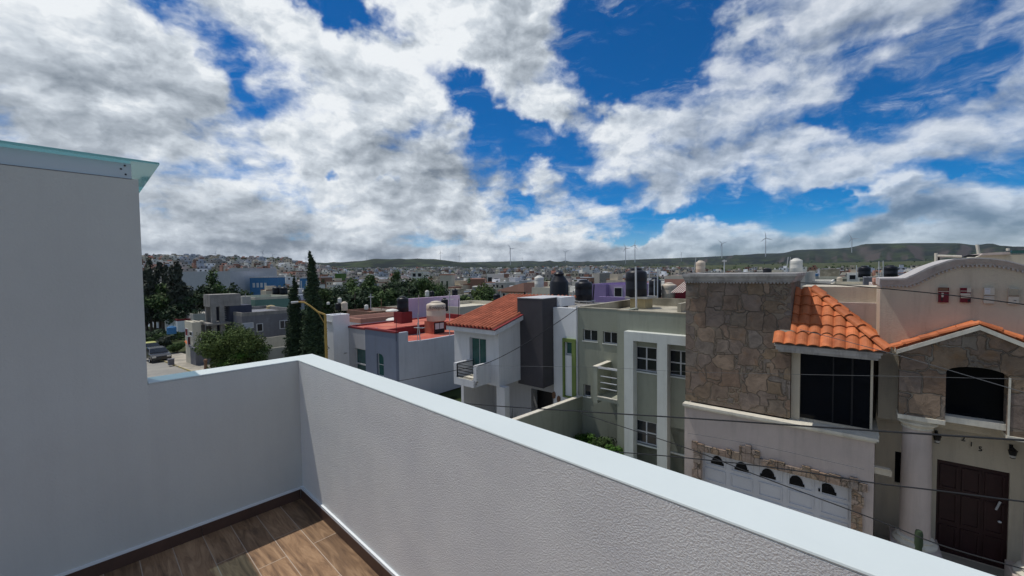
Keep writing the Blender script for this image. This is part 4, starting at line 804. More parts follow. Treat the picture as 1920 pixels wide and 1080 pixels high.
part('stand_pane', MB().box(wa[0] + .531, wa[0] + .55, wa[1] - .38, wa[1] - .03, sz_ - .55, sz_ - .14).box(wa[0] + .531, wa[0] + .55, wa[1] + .03, wa[1] + .38, sz_ - .55, sz_ - .14), MT['alu'], YH)

# ================================================================ blocks placed along the street grid
ZB = -13.0
def openings(o, px_list, plane, mode, parent):
    for (a, b_, c, d, gm) in px_list:
        if mode == 'd': p, q = P(a, b_, plane), P(c, d, plane); mbx = MB().box(p[0], q[0], plane - 0.02, plane + 0.05, q[2], p[2]); fr_ = MB().wall(rect(p[0] - .06, q[0] + .06, q[2] - .06, p[2] + .06), plane - 0.05, plane + 0.03, [rect(p[0], q[0], q[2], p[2])])
        else: p, q = PS(a, b_, plane), PS(c, d, plane); mbx = MB().box(plane - 0.05, plane + 0.02, min(p[1], q[1]), max(p[1], q[1]), q[2], p[2]); fr_ = MB().wall(rect(p[1] - .06, q[1] + .06, q[2] - .06, p[2] + .06), plane - 0.03, plane + 0.05, [rect(p[1], q[1], q[2], p[2])], axis='x')
        w = part('window', mbx, MT[gm], parent); part('frame', fr_, MT['alu'], w)
def fbox(name, label, d, px0, px1, pyt, dep, mt, cap=None, ops=(), zb=None, group=None, cat='house', par=0.35):
    a, b_ = P(px0, pyt, d), P((px0 + px1) / 2, pyt, d); c = P(px1, pyt, d); zt_ = b_[2]; zb = ZB if zb is None else zb
    o = thing(name, label, cat, ((a[0] + c[0]) / 2, d, zb), 'C', group)
    part('wall', MB().box(a[0], c[0], d, d + dep, zb, zt_ - par), MT[mt], o)
    part('parapet', MB().wall(rect(a[0], c[0], zt_ - par + .001, zt_), d, d + .15).box(a[0], a[0] + .15, d + .151, d + dep, zt_ - par + .001, zt_).box(c[0] - .15, c[0], d + .151, d + dep, zt_ - par + .001, zt_).box(a[0] + .151, c[0] - .151, d + dep - .15, d + dep, zt_ - par + .001, zt_), MT[cap or mt], o)
    openings(o, ops, d, 'd', o); return o
def sbox(name, label, s, px0, px1, pyt, wdt, mt, cap=None, ops=(), zb=None, group=None, cat='house', par=0.35):
    a, c = PS(px0, pyt, s), PS(px1, pyt, s); m_ = PS((px0 + px1) / 2, pyt, s); zt_ = m_[2]; zb = ZB if zb is None else zb; d0, d1 = a[1], c[1]
    o = thing(name, label, cat, (s - wdt / 2, d0, zb), 'C', group)
    part('wall', MB().box(s - wdt, s, d0, d1, zb, zt_ - par), MT[mt], o)
    part('parapet', MB().box(s - .15, s, d0, d1, zt_ - par + .001, zt_).box(s - wdt, s - .151, d0, d0 + .15, zt_ - par + .001, zt_).box(s - wdt, s - .151, d1 - .15, d1, zt_ - par + .001, zt_).box(s - wdt, s - wdt + .15, d0 + .151, d1 - .151, zt_ - par + .001, zt_), MT[cap or mt], o)
    openings(o, ops, s, 's', o); return o
fbox('white_house', 'narrow white house front with three small vents, left of the grey house', 13.8, 609, 624, 590.5, 1.2, 'whiteb', ops=[(613.5, 603, 615, 606, 'blackmetal'), (617, 603.5, 618.5, 606.5, 'blackmetal'), (620.5, 604, 622, 607, 'blackmetal')])
fbox('pale_house', 'pale house with a pink coping just behind the low front of the grey house', 17.5, 640, 676, 596, 6, 'greywall_l', 'salmon')
fbox('brown_house', 'low brown roof-top room beyond the pale house with the pink coping', 24, 650, 694, 583, 5, 'brick', zb=-6)
fbox('cream_house', 'house with a long cream parapet behind the red roof', 27, 694, 760, 580, 9, 'cream')
fbox('ochre_house', 'small ochre house before the dark trees', 52, 711, 745, 567, 9, 'ochre')
fbox('white_house', 'small white house with one dark opening, left of the roof tanks', 40, 604, 632, 571, 6, 'tank_white', ops=[(609, 574, 617, 580, 'blackmetal')])
lil = sbox('lilac_house', 'house with a long lilac side wall rising behind the red roof', -29.5, 764, 862, 557, .3, 'lilac')
sbox('sage_house', 'low house with a long pale grey-green wall behind the tiled roof', -27, 862, 960, 571, 6, 'cream', ops=[(905, 573, 907, 578, 'blackmetal')])
ch = fbox('cream_house', 'cream house with a salmon-edged sloping roof beyond the long pale wall', 62, 938, 990, 546, 10, 'cream', 'salmon', ops=[(943, 550, 947, 556, 'blackmetal'), (982, 548, 986, 555, 'blackmetal')])
p_ = P(938, 546, 62); q_ = P(985, 530, 62)
part('roof', MB().prism([(p_[0] - .3, 61.5, p_[2]), (p_[0] - .3, 61.5, p_[2] + .25), (q_[0], 61.5, q_[2]), (q_[0], 61.5, p_[2])], (0, 8, 0)), MT['salmon'], ch)
fbox('water_room', 'cream roof-top box carrying a cream water tank', 42, 997, 1031, 539, 3.0, 'cream', cat='roof room', par=0.1)
pu = fbox('purple_house', 'purple house with a dark window behind the black water tank', 34, 1136, 1178, 534, 7, 'purple_lit', ops=[(1153, 540, 1166, 556, 'blackmetal')])
fbox('purple_house', 'purple house side painted as in shade behind the two black tanks', 33.4, 1098, 1136, 533, 7.5, 'purple')  # other face of the same house, its shade painted as darker plaster
fbox('purple_wall', 'low purple terrace wall behind the green house', 29, 1122, 1186, 557, 0.3, 'purple', cat='wall', par=0.1)
fbox('salmon_house', 'salmon house with a pale band, left of the stone tower', 44, 1246, 1292, 517, 8, 'salmon', 'cream')
rh = fbox('crimson_house', 'crimson house with a striped awning beside the stone tower', 30, 1266, 1292, 543, 5, 'redp')
aw = P(1268, 543, 29.8); a2 = P(1292, 543, 29.8); am = MB(); ar = MB()
for k in range(12):
    x0 = aw[0] + (a2[0] - aw[0]) * k / 12; (am if k % 2 else ar).quad((x0, 28.6, aw[2] - .15), (x0 + (a2[0] - aw[0]) / 12, 28.6, aw[2] - .15), (x0 + (a2[0] - aw[0]) / 12 + .5, 29.9, aw[2] + .55), (x0 + .5, 29.9, aw[2] + .55))
part('awning', am, MT['redp'], rh); part('awning', ar, MT['ivory'], rh)
fbox('hidden_house', 'flat-roofed house behind the stone tower', 40, 1290, 1510, 511.5, 12, 'concrete_l')
fbox('white_house', 'white house with a dark window, between the tower and the black roof tanks', 70, 1588, 1612, 512, 8, 'tank_white', ops=[(1593, 516, 1604, 524, 'blackmetal')])
fbox('long_white_house', 'long low white house beyond the tiled bay roof', 48, 1502, 1560, 527, 8, 'tank_white', ops=[(1505, 531, 1512, 534, 'blackmetal')])
fbox('blue_shade_house', 'pale house with a blue shade roof beyond the tiled bay roof', 80, 1512, 1530, 514, 7, 'concrete_l', 'blue')
fbox('cream_house', 'cream parapet house between the tiled bay roof and the black tanks', 44, 1556, 1640, 533, 9, 'cream')
fbox('dark_roof_room', 'dark roof-top room under a black water tank', 30, 1620, 1636, 520, 3, 'cement', cat='roof room')
fbox('brick_parapet', 'short brick parapet at the start of the curved cornice', 19.5, 1638, 1656, 522, 1.2, 'brick', 'salmon', cat='parapet', par=0.12)
# neighbour with the pale domed roof beyond the curved cornice
nb = thing('neighbour_house', 'house with a pale domed roof and glass panel rising behind the curved cornice', 'house', P(1860, 480, 24), 'C')
def pz(x_, y_, d_): p = P(x_, y_, d_); return p
part('wall', MB().wall([(p[0], p[2]) for p in (pz(1790, 500, 24), pz(1990, 520, 24), pz(1990, 478, 24), pz(1918, 477, 24), pz(1880, 478, 24), pz(1838, 479, 24), pz(1820, 487, 24))], 24, 26), MT['cream'], nb)
part('dome', MB().wall([(p[0], p[2]) for p in (pz(1838, 479, 23.8), pz(1895, 477, 23.8), pz(1893, 472, 23.8), pz(1866, 473, 23.8), pz(1843, 475, 23.8))], 23.8, 26.2), MT['taupe2'], nb)
part('glass_panel', MB().wall([(p[0], p[2]) for p in (pz(1894, 475, 23.7), pz(1990, 474, 23.7), pz(1990, 468, 23.7), pz(1897, 469.5, 23.7))], 23.7, 23.75), MT['glass_green'], nb)
for a, b_ in (((1755, 494), (1755, 474.5)), ((1755, 479.5), (1803, 481)), ((1835, 476), (1832, 458.5)), ((1890, 470), (1890, 465.5))):
    part('post', MB().tube([P(*a, 22.5), P(*b_, 22.5)], 0.05, 6), MT['cream_sill'], nb)
part('shade_net', MB().wall([(p[0], p[2]) for p in (pz(1757, 493, 22.6), pz(1762, 493, 22.6), pz(1762, 482, 22.6), pz(1757, 481, 22.6))], 22.6, 22.7).wall([(p[0], p[2]) for p in (pz(1803, 482, 22.6), pz(1828, 482, 22.6), pz(1838, 477, 22.6), pz(1815, 478, 22.6))], 22.6, 22.7), MT['blackmetal'], nb)

# left end: buildings of the cross street
TS = -49.0
ct = thing('concrete_house', 'unfinished concrete house with a heavy roof box on columns', 'house', (TS, 12, -9), 'C')
c0, c1, c2 = PS(393, 553, TS), PS(451, 552, TS), PS(393, 576, TS); fl_ = P(381, 553, c0[1])[0]
part('roof_box', MB().box(fl_, TS, c0[1], c1[1], c2[2], c0[2]), MT['concrete'], ct)
part('column', MB().box(TS - .3, TS, c0[1] + .1, c0[1] + .5, -12, c2[2] - .001), MT['concrete'], ct)
part('column', MB().box(TS - .3, TS, c0[1] + (c1[1] - c0[1]) * .3, c0[1] + (c1[1] - c0[1]) * .3 + .4, -12, c2[2] - .001), MT['concrete'], ct)
part('column', MB().box(fl_, fl_ + .3, c0[1] + .1, c0[1] + .5, -12, c2[2] - .001), MT['concrete'], ct)
part('wall', MB().box(fl_ - 1, TS - .02, c0[1] + (c1[1] - c0[1]) * .62, c1[1] + 1, -12, c2[2] - .001).box(TS - 2.6, TS - 2.4, c0[1] + 1, c0[1] + (c1[1] - c0[1]) * .6, -12, c2[2] - .001), MT['navy'], ct)
part('floor_slab', MB().box(fl_, TS + .3, c0[1] - .3, c0[1] + (c1[1] - c0[1]) * .6, PS(410, 605, TS)[2] - .2, PS(410, 605, TS)[2]), MT['concrete'], ct)
lo = MB()
for k in range(7): z_ = PS(402, 580 + 3.4 * k, TS)[2]; lo.box(TS - 1.2, TS - 1.1, c0[1] + 1.2, c0[1] + 2.6, z_ - .05, z_ + .05)
part('louvre', lo, MT['galv'], ct)
sbox('long_grey_house', 'long dark cement-rendered house with three small windows and a cream tank on its flat roof', -46.5, 453, 560, 583, 9, 'cement', 'concrete', ops=[(482, 608, 492, 620, 'blackmetal'), (525, 602, 533, 615, 'glass_soft'), (534, 601.5, 542, 614.5, 'glass_soft'), (455, 607, 474, 614, 'greywall')], zb=-12)
sbox('teal_house', 'pale teal house with a ragged cream roof edge behind the long grey house', -62, 478, 545, 556, 7, 'teal', 'cream')
sbox('grey_roof_room', 'small pale grey roof-top room left of the teal house', -60, 454, 470, 556, 3, 'concrete_l', cat='roof room')
sbox('boundary_wall', 'cream boundary wall with a pale post, below the long grey house', -42.6, 460, 560, 632, .2, 'cream', cat='wall', zb=-12, par=.05)
sbox('block_wall', 'grey block wall below the cream boundary wall', -40.5, 478, 570, 651, .2, 'concrete_l', 'cream_sill', cat='wall', zb=-12, par=.08)
sbox('narrow_house', 'narrow weathered concrete house with a red panel, left of the concrete house', -50.5, 362, 384, 603, 1.4, 'concrete', 'cream', ops=[(352, 632, 358, 646, 'redp')], zb=-12)
fbox('cream_front_house', 'small cream house front with a red panel beside the kiosk', PS(362, 610, -50.5)[1] - .3, 346, 360, 603, .7, 'cream', ops=[(348, 616, 353, 630, 'redtrim'), (356, 622, 361, 630, 'blackmetal')], zb=-12)
fbox('low_grey_house', 'low grey house with pale roof slabs among the trees at the left', 21, 331, 362, 586, 6, 'concrete_l')
fbox('red_top_house', 'low house with a red parapet before the big trees at the left', 19, 309, 332, 596, 5, 'whiteb', 'redtrim')
fbox('white_gable_house', 'white low-roofed house at the left edge of the view', 20, 262, 300, 598, 6, 'whiteb', 'cream_sill')
kx = PS(367, 676, -48.6); kx = (kx[0], kx[1], street_z(kx[0]))
kk = thing('kiosk', 'small dark grey sheet-metal kiosk with an orange tile canopy on the pavement', 'kiosk', (kx[0], kx[1], kx[2]))
kz_ = PS(360, 655, kx[0])[2]
part('wall', MB().box(kx[0] - 1.8, kx[0], kx[1], kx[1] + 1.2, kx[2] - .3, kz_), MT['cement'], kk)
part('roof', MB().prism([(kx[0] - 1.9, kx[1] - .1, kz_), (kx[0] + .1, kx[1] - .1, kz_), (kx[0] + .1, kx[1] - .1, kz_ + .1), (kx[0] - 1.9, kx[1] - .1, kz_ + .3)], (0, 1.4, 0)), MT['cement'], kk)
part('canopy', MB().prism([(kx[0] - 3.4, kx[1] - .1, kz_ + .4), (kx[0] - 2.0, kx[1] - .1, kz_ + .1), (kx[0] - 2.0, kx[1] - .02, kz_ + .2), (kx[0] - 3.4, kx[1] - .02, kz_ + .5)], (0, 1.0, .45)), MT['tile'], kk)

# ================================================================ water tanks
def tank(px, pyb, Y, wpx, hpx, mt, label, logo=False, kind='std', base=0.0):
    b_ = AT(px, pyb, Y); r_ = wpx / 2 * Y / FPX * cos(atan2(px - 960, FPX)) ** 1.0
    r_ = wpx / 2 * Y / FPX * 0.97; h_ = hpx * Y / FPX
    T_ = thing('water_tank', label, 'water tank', b_, 'C', 'water tanks on the flat roofs')
    x_, y_, z_ = b_
    if kind == 'cone': pf_ = [(r_, 0), (r_, h_ * .62), (r_ * .93, h_ * .66), (r_ * .50, h_ * .86), (r_ * .46, h_ * .90)]
    else: pf_ = [(r_ * .96, 0), (r_, h_ * .04), (r_ * .985, h_ * .25), (r_, h_ * .27), (r_ * .985, h_ * .29), (r_, h_ * .52), (r_ * .985, h_ * .54), (r_, h_ * .56), (r_, h_ * .80), (r_ * .93, h_ * .85), (r_ * .45, h_ * .93)]
    bd_ = part('body', MB().lathe(x_, y_, pf_, 24, z0=z_), MT[mt], T_, smooth=True)
    part('lid', MB().lathe(x_, y_, [(r_ * .52, h_ * .90), (r_ * .54, h_ * .93), (r_ * .50, h_ * .97), (r_ * .2, h_ * 1.0), (0.0, h_ * 1.0)] if kind != 'cone' else [(r_ * .56, h_ * .88), (r_ * .58, h_ * .91), (r_ * .5, h_ * .95), (r_ * .3, h_ * .985), (r_ * .3, h_ * 1.0)], 16, z0=z_), MT[mt], T_, smooth=True)
    if logo:
        fc = bpy.data.curves.new('tank_lettering', 'FONT'); fc.body = logo; fc.size = r_ * .5; fc.extrude = .004; fc.align_x = 'CENTER'; fc.shear = .3
        o = textmesh('lettering', fc); COL.objects.link(o); o.parent = T_
        v = f2w(x_, y_, 0); aa = atan2(-v.x, v.y) - ANG['C']
        o.location = (sin(aa) * (r_ + .02) + .12, -cos(aa) * (r_ + .02), h_ * .62); o.rotation_euler = (R(90), 0, aa); o.data.materials.clear(); o.data.materials.append(MT['blackmetal'])
    return T_
tank(1048.5, 562, 24, 36, 53, 'tank_black', 'large black conical water tank behind the charcoal tower', kind='cone')
tank(1094.5, 563, 25, 33, 39, 'tank_black', 'black round water tank on a stand, right of the conical one')
tank(1193, 556.5, 21, 40, 55, 'tank_black', 'big black water tank on the ochre pedestal of the green house roof')
tank(1228, 558, 30, 23, 38, 'tank_black', 'dark water tank partly hidden behind the big black tank')
tank(1254.5, 558.5, 30, 27, 29, 'tank_cream', 'cream water tank beside the striped awning')
tank(1011, 538.5, 43, 18, 22, 'tank_white', 'cream water tank on the cream roof-top box')
tank(818, 601, SY, 37, 37, 'tank_cream', 'large cream water tank with dark lettering on the red stand', logo='Rotoplas')
tank(755.5, 584, 29, 22, 29, 'tank_black', 'black water tank on a red base at the left end of the lilac wall')
tank(834, 583, 31, 13, 25, 'tank_black', 'black water tank half hidden behind the large cream one')
tank(801, 556, 60, 8, 12, 'tank_white', 'small white water tank above the lilac wall')
tank(810, 556, 62, 9, 11, 'tank_black', 'small black tank right of the white one above the lilac wall')
tank(853, 556, 60, 11, 15, 'tank_black', 'small black water tank at the right end of the lilac wall')
tank(634.5, 581, 38, 11, 14, 'tank_black', 'dark water tank on the roofs left of the dark trees')
tank(646, 582, 38, 12, 17, 'tank_cream', 'cream water tank next to the dark one on the left roofs')
tank(637, 568, 44, 7, 10, 'tank_white', 'small white water tank above the dark one on the left roofs')
tank(687, 580, 42, 7.5, 9, 'tank_white', 'small white tank right of the dark roof puddle')
tank(615.5, 571, 42, 5.5, 5, 'tank_white', 'tiny white tank on the small white house')
tank(508, 582, 50, 15, 10, 'ochre', 'squat ochre tank on the long grey house')
tank(518, 552, 110, 13, 15, 'tank_black', 'left one of two big dark tanks before the blue hall')
tank(532, 552, 110, 14, 15, 'tank_black', 'right one of two big dark tanks before the blue hall')
tank(1313.5, 511, 45, 17, 23, 'tank_cream', 'cream water tank seen over the left part of the stone tower')
tank(1492.5, 510, 45, 21, 26, 'tank_white', 'pale water tank seen over the right end of the stone tower')
tank(1438.5, 511.5, 42, 15, 9, 'tank_black', 'low black tank top seen over the stone tower')
tank(1620.5, 520, 31, 19, 22, 'tank_black', 'black water tank on the dark roof room')
tank(1669, 519, 33, 22, 22, 'tank_black', 'black water tank just left of the rising cornice')
tank(1574, 530, 60, 9, 11, 'tank_cream', 'small pinkish water tank right of the tiled bay roof')
tank(932, 564, 55, 14, 14, 'tank_black', 'dark tank above the tiled roof of the white house')
tank(322, 626, 36, 15, 15, 'blue', 'blue water tank among the trees at the far left', kind='std')
def simple(name, label, cat, mb, mt, group=None, smooth=False):
    xs = [v[0] for v in mb.v]; ys = [v[1] for v in mb.v]; zs = [v[2] for v in mb.v]
    return single(name, label, cat, mb, MT[mt] if isinstance(mt, str) else mt, ((min(xs) + max(xs)) / 2, (min(ys) + max(ys)) / 2, min(zs)), 'C', group, smooth)
# stands and pedestals
a = AT(1184, 560, 21); b_ = AT(1221, 560, 21); sd0 = AT(1174, 557, 21); sd1 = AT(1229, 557, 21)
pd = thing('tank_pedestal', 'ochre masonry pedestal with a concrete slab on the green house roof', 'pedestal', (a[0], a[1], rz))
yy = (a[1] + b_[1]) / 2
part('block', MB().box(yy * 0 + a[0], b_[0], yy - .5, yy + .5, rz - .05, a[2] + .02), MT['ochre'], pd)
part('slab', MB().box(sd0[0], sd1[0], yy - .65, yy + .65, a[2] + .021, a[2] + .12), MT['concrete_l'], pd)
for px, Y, w_, zl_ in ((1048.5, 24, 34, 'metal stand under the conical black tank'), (1094.5, 25, 32, 'metal stand under the round black tank')):
    c = AT(px, 563, Y); r_ = w_ / 2 * Y / FPX; q = MB()
    for dx_ in (-1, 1):
        for dy_ in (-1, 1): q.box(c[0] + dx_ * r_ * .8 - .03, c[0] + dx_ * r_ * .8 + .03, c[1] + dy_ * r_ * .8 - .03, c[1] + dy_ * r_ * .8 + .03, -2.4, c[2] - .01)
    q.box(c[0] - r_, c[0] + r_, c[1] - r_, c[1] + r_, c[2] - .06, c[2] - .005).box(c[0] - r_, c[0] + r_, c[1] - r_, c[1] - r_ + .05, c[2] - .5, c[2] - .45)
    simple('tank_stand', zl_, 'stand', q, 'galv', 'metal tank stands')
c = AT(755.5, 584, 29); simple('masonry_block', 'dark red block under the black tank by the lilac wall', 'pedestal', MB().box(c[0] - .45, c[0] + .45, c[1] - .45, c[1] + .45, c[2] - .8, c[2] - .005), 'redtrim')
# satellite dome / skylights on the red roof
for px, py, zp, rr_, lb in ((738, 600, yt - .31, .62, 'white dome skylight on the red roof by the black tank'), (752, 629, rdz + .01, .5, 'white dome skylight at the front edge of the red roof'), (735, 583, -2.3, .4, 'small white dome on the cream roof')):
    c = PZ(px, py, zp); simple('skylight_dome', lb, 'skylight', MB().lathe(c[0], c[1], [(rr_, 0), (rr_ * .95, rr_ * .10), (rr_ * .7, rr_ * .24), (rr_ * .3, rr_ * .31), (0.01, rr_ * .33)], 16, z0=c[2]), 'tank_white', 'white dome skylights', True)
# antennas and masts on the roofs
def mast(px, py0, py1, Y, label, arms=(), r_=.02, m_='galv', lean=0):
    a = AT(px, py0, Y); b_ = AT(px + lean, py1, Y); q = MB().tube([a, b_], r_, 6)
    for t, L_, dirn in arms:
        p = Vector(a) + (Vector(b_) - Vector(a)) * t; v = Vector((cos(dirn), sin(dirn), 0)); q.tube([p - v * L_, p + v * L_], r_ * .8, 5)
        for k in range(-3, 4): w = Vector((-v.y, v.x, 0)) * (.12 + .02 * k); q.tube([p + v * L_ * k / 3.2 - w, p + v * L_ * k / 3.2 + w], r_ * .5, 4)
    simple('antenna_mast', label, 'antenna', q, m_, 'antenna masts on the roofs')
mast(788, 641, 588, 23, 'tall antenna mast nearest the front on the red roof', ((.5, .3, .4),), .03, lean=-5)
mast(783, 641, 605, 23.2, 'thin mast left of the tall antenna on the red roof', (), .02)
mast(843, 630, 546, 25, 'white mast with side arms right of the cream tank', ((.82, .35, .1),), .025)
mast(860, 598, 560, 27, 'thin dark mast before the lilac wall end', (), .02, 'blackmetal')
mast(743, 640, 598, 23, 'thin mast by the front dome skylight', (), .015, 'blackmetal')
mast(695, 580, 551, 40, 'pale forked mast left of the cream parapet', ((.8, .25, .3),), .05)
mast(715, 581, 560, 38, 'rusty thin mast behind the cream parapet', (), .03, 'tinglass')
mast(785, 590, 553, 33, 'thin mast before the left half of the lilac wall', (), .03)
mast(1105, 575, 528, 26, 'dark leaning ladder mast between the black tank and the purple house', (), .05, 'blackmetal', lean=5)
mast(1111, 575, 533, 26, 'second rail of the dark leaning ladder', (), .04, 'blackmetal', lean=3)
mast(1193, 580, 500, 20.2, 'white vent pipe rising in front of the big black tank', (), .045, 'alu', lean=-1)
mast(1227, 560, 523, 29, 'white pipe before the dark tank', (), .04, 'alu')
mast(1233, 560, 501, 29, 'tall white pipe right of the dark tank', (), .04, 'alu')
mast(1216, 557, 500, 30, 'thin pipe beside the big black tank', (), .03, 'alu', lean=2)
mast(1301, 511, 483, 40, 'thin leaning pole left of the cream tank over the tower', (), .03, 'galv', lean=4)
mast(1358, 512, 487, 40, 'white forked pipe over the middle of the tower', ((.9, .2, .3),), .05, 'alu')
mast(1474, 511, 482, 40, 'thin pole left of the pale tank over the tower', (), .04, 'galv', lean=4)
mast(1480, 511, 482, 40, 'second thin pole by the pale tank over the tower', (), .03, 'galv', lean=2)
mast(1606, 520, 497, 30, 'thin pipe left of the first black roof tank', (), .03, 'alu')
mast(1648, 521, 490, 30, 'left pipe between the two black roof tanks', (), .03, 'alu')
mast(1656, 521, 489, 30, 'right pipe between the two black roof tanks', (), .03, 'alu')
mast(1075, 575, 545, 25, 'white pipe between the two black tanks on stands', ((.3, .3, .5),), .04, 'alu')
mast(907, 578, 573, 30, 'short dark vent on the pale wall', (), .05, 'blackmetal')
mast(939, 566, 545, 50, 'thin pole above the tiled roof', (), .04, 'galv')
mast(460, 583, 550, 48, 'thin pole at the left of the grey roof', (), .04, 'concrete_l')

# ================================================================ street lamp
lb0 = PZ(612, 690, -7.7); lY = 20.0
pp = [AT(px, py, lY) for px, py in ((612.5, 672), (610.5, 610), (609.7, 590), (595.5, 584.6), (582, 574), (571, 567), (560, 566))]
base = (pp[0][0], pp[0][1], -7.7)
LM = thing('street_lamp', 'ochre painted street lamp with a long curved arm in front of the cypresses', 'street lamp', base)
part('pole', MB().tube([base, pp[2]], .075, 10, .06), MT['yellowpost'], LM, smooth=True)
part('arm', MB().tube([pp[2]] + pp[3:], .05, 8, .035).tube([(pp[2][0], pp[2][1], pp[2][2] - .5), pp[3]], .02, 6), MT['yellowpost'], LM, smooth=True)
hd = AT(551, 567, lY); e1 = pp[-1]; vv = (Vector(hd) - Vector(e1))
part('lamp_head', MB().tube([e1, Vector(e1) + vv * .3, Vector(e1) + vv * .9, Vector(e1) + vv * 1.5], .04, 8, .06), MT['galv'], LM, smooth=True)

# ================================================================ overhead cables
def cable(label, pts, r_, mt='cable', n=24, sag=0.0):
    pts = [Vector(P(px, py, d_)) for px, py, d_ in pts]; out = []
    L = len(pts) - 1
    for i in range(L):
        for k in range(n if i < L - 1 else n + 1):
            t = k / n; p0 = pts[max(i - 1, 0)]; p1, p2 = pts[i], pts[i + 1]; p3 = pts[min(i + 2, L)]
            out.append(0.5 * ((2 * p1) + (p2 - p0) * t + (2 * p0 - 5 * p1 + 4 * p2 - p3) * t * t + (3 * p1 - p0 - 3 * p2 + p3) * t ** 3))
    simple('overhead_cable', label, 'cable', MB().tube(out, r_, 6), mt, 'overhead cables along the street')
cable('thick black cable crossing in front of the white house, the garden and the garage', [(700, 735, 9), (864, 755.6, 9), (1092, 771.5, 9), (1290, 784, 9), (1645, 808, 9), (1960, 828, 9)], .015)
cable('thin cable dropping across the garage fanlights to the front door', [(1090, 775, 9.4), (1287, 840, 9.2), (1411, 888, 9), (1641, 974, 8.8), (1770, 1024, 8.6), (1960, 1078, 8.4)], .009)
cable('thin cable running below the garage lintel and over the front door', [(1120, 845, 8), (1260, 856, 8), (1452, 877, 8), (1635, 905, 8), (1751, 919, 8), (1960, 946, 8)], .010)
cable('fine cable at the height of the roof tiles and the four plaques', [(1500, 530, 10), (1580, 534.5, 10), (1760, 551, 10), (1960, 576, 10)], .010)
cable('slack cable from the corner of the green house down past the balcony', [(1083, 578, 15.5), (1040, 608, 14.4), (975, 650, 13), (912, 681, 12), (858, 693.5, 11.4), (742, 715, 11), (660, 724, 11)], .014)
cable('very thin grey cable crossing the white and green houses', [(860, 685, 10), (1000, 687, 10), (1130, 689, 10), (1284, 697, 10), (1500, 702, 10), (1700, 706, 10), (1960, 712, 10)], .0035, 'cable_l')
cable('fine cable from the tiled bay roof down across the arched window', [(1500, 618, 10), (1560, 633, 10), (1690, 668, 10), (1840, 712, 10), (1960, 748, 10)], .006, 'cable_l')
cable('fine cable low in front of the garage stonework', [(1290, 812, 9.6), (1420, 835, 9.6), (1620, 880, 9.6)], .005, 'cable_l')
cable('thin cable crossing the cypresses and the big bush', [(250, 622, 20), (330, 630, 20), (440, 634, 20), (560, 632, 20), (612, 626, 20)], .012, 'cable_l')
cable('thin cable before the dark trees at the far left', [(240, 592, 30), (300, 589, 30), (390, 582, 30)], .03, 'cable_l')

# ================================================================ trees
def crown(mb, clumps, n, size, flat=0.75, up=0.0):
    tot = sum(c[3] * c[4] for c in clumps)
    for cx_, cy_, cz_, rx, rz_ in clumps:
        k = int(n * rx * rz_ / tot)
        for _ in range(k):
            while True:
                a = Vector((rnd.gauss(0, 1), rnd.gauss(0, 1), rnd.gauss(0, 1)))
                if a.length > 0.01: break
            a.normalize(); rr_ = rnd.random() ** 0.42 * rnd.uniform(.85, 1.12)
            p = Vector((cx_ + a.x * rx * rr_, cy_ + a.y * rx * rr_, cz_ + a.z * rz_ * rr_))
            s_ = size * rnd.uniform(.55, 1.35); nn = (a + Vector((rnd.uniform(-1, 1), rnd.uniform(-1, 1), rnd.uniform(-.4, 1.0)))).normalized()
            u = nn.cross(Vector((rnd.uniform(-1, 1), rnd.uniform(-1, 1), rnd.uniform(-1, 1) + up * 5))).normalized(); v = nn.cross(u)
            mb.add([p - u * s_ - v * s_ * flat * .4, p + v * s_ * -flat * .2 + u * s_ * .1, p + u * s_ * .9 + v * s_ * flat * .3, p + v * s_ * flat], [(0, 1, 2, 3)])
    return mb
def tree(label, base, h_, w_, mt, n=1500, size=.35, shape='round', clumps=9, trunk=.12, group=None, name='tree', cat='tree', low=.25):
    x_, y_, z_ = base; cl = []
    for k in range(clumps):
        if shape == 'round': a = rnd.uniform(0, 2 * pi); q = rnd.random() ** .6; cl.append((x_ + cos(a) * w_ * .33 * q, y_ + sin(a) * w_ * .33 * q, z_ + h_ * rnd.uniform(low + .12, .86 - .16 * q), w_ * rnd.uniform(.16, .27), h_ * rnd.uniform(.09, .17)))
        elif shape == 'tall': t = (k + .5) / clumps; a = rnd.uniform(0, 2 * pi); q = w_ * .24 * rnd.random(); cl.append((x_ + cos(a) * q, y_ + sin(a) * q, z_ + h_ * (low + (1 - low) * t * .93), w_ * (.34 - .20 * t) * rnd.uniform(.8, 1.15), h_ * .09 * rnd.uniform(.8, 1.4)))
        elif shape == 'cone': t = (k + .5) / clumps; r_ = w_ * .5 * (1 - t) ** .62 * (.78 + .22 * min(1, t * 6)); cl.append((x_ + rnd.uniform(-.05, .05) * w_, y_ + rnd.uniform(-.05, .05) * w_, z_ + h_ * (.02 + .96 * t), max(r_, .05), h_ / clumps * 1.05))
    T_ = thing(name, label, cat, base, 'C', group)
    tk = MB().tube([(x_, y_, z_), (x_ + rnd.uniform(-.2, .2) * w_ * .2, y_, z_ + h_ * low), (x_, y_, z_ + h_ * .8)], trunk * 1.2, 7, trunk * .3)
    if shape != 'cone':
        for c in cl[:6]: tk.tube([(x_, y_, z_ + h_ * low * .9), ((x_ + c[0]) / 2, (y_ + c[1]) / 2, (z_ + h_ * low + c[2]) / 2 + .1), (c[0], c[1], c[2])], trunk * .55, 5, trunk * .15)
    part('trunk', tk, MT['trunk'], T_)
    cm = link_mesh('crown', crown(MB(), cl, n, size, up=1.0 if shape == 'cone' else 0), MT[mt], base, fixn=False); cm.parent = T_; ORG[cm.name] = base
    return T_
def base_at(px, Y, z): p = AT(px, 600, Y); return (p[0], p[1], z)
def htop(px, py, Y, z): return AT(px, py, Y)[2] - z
Yc = 26
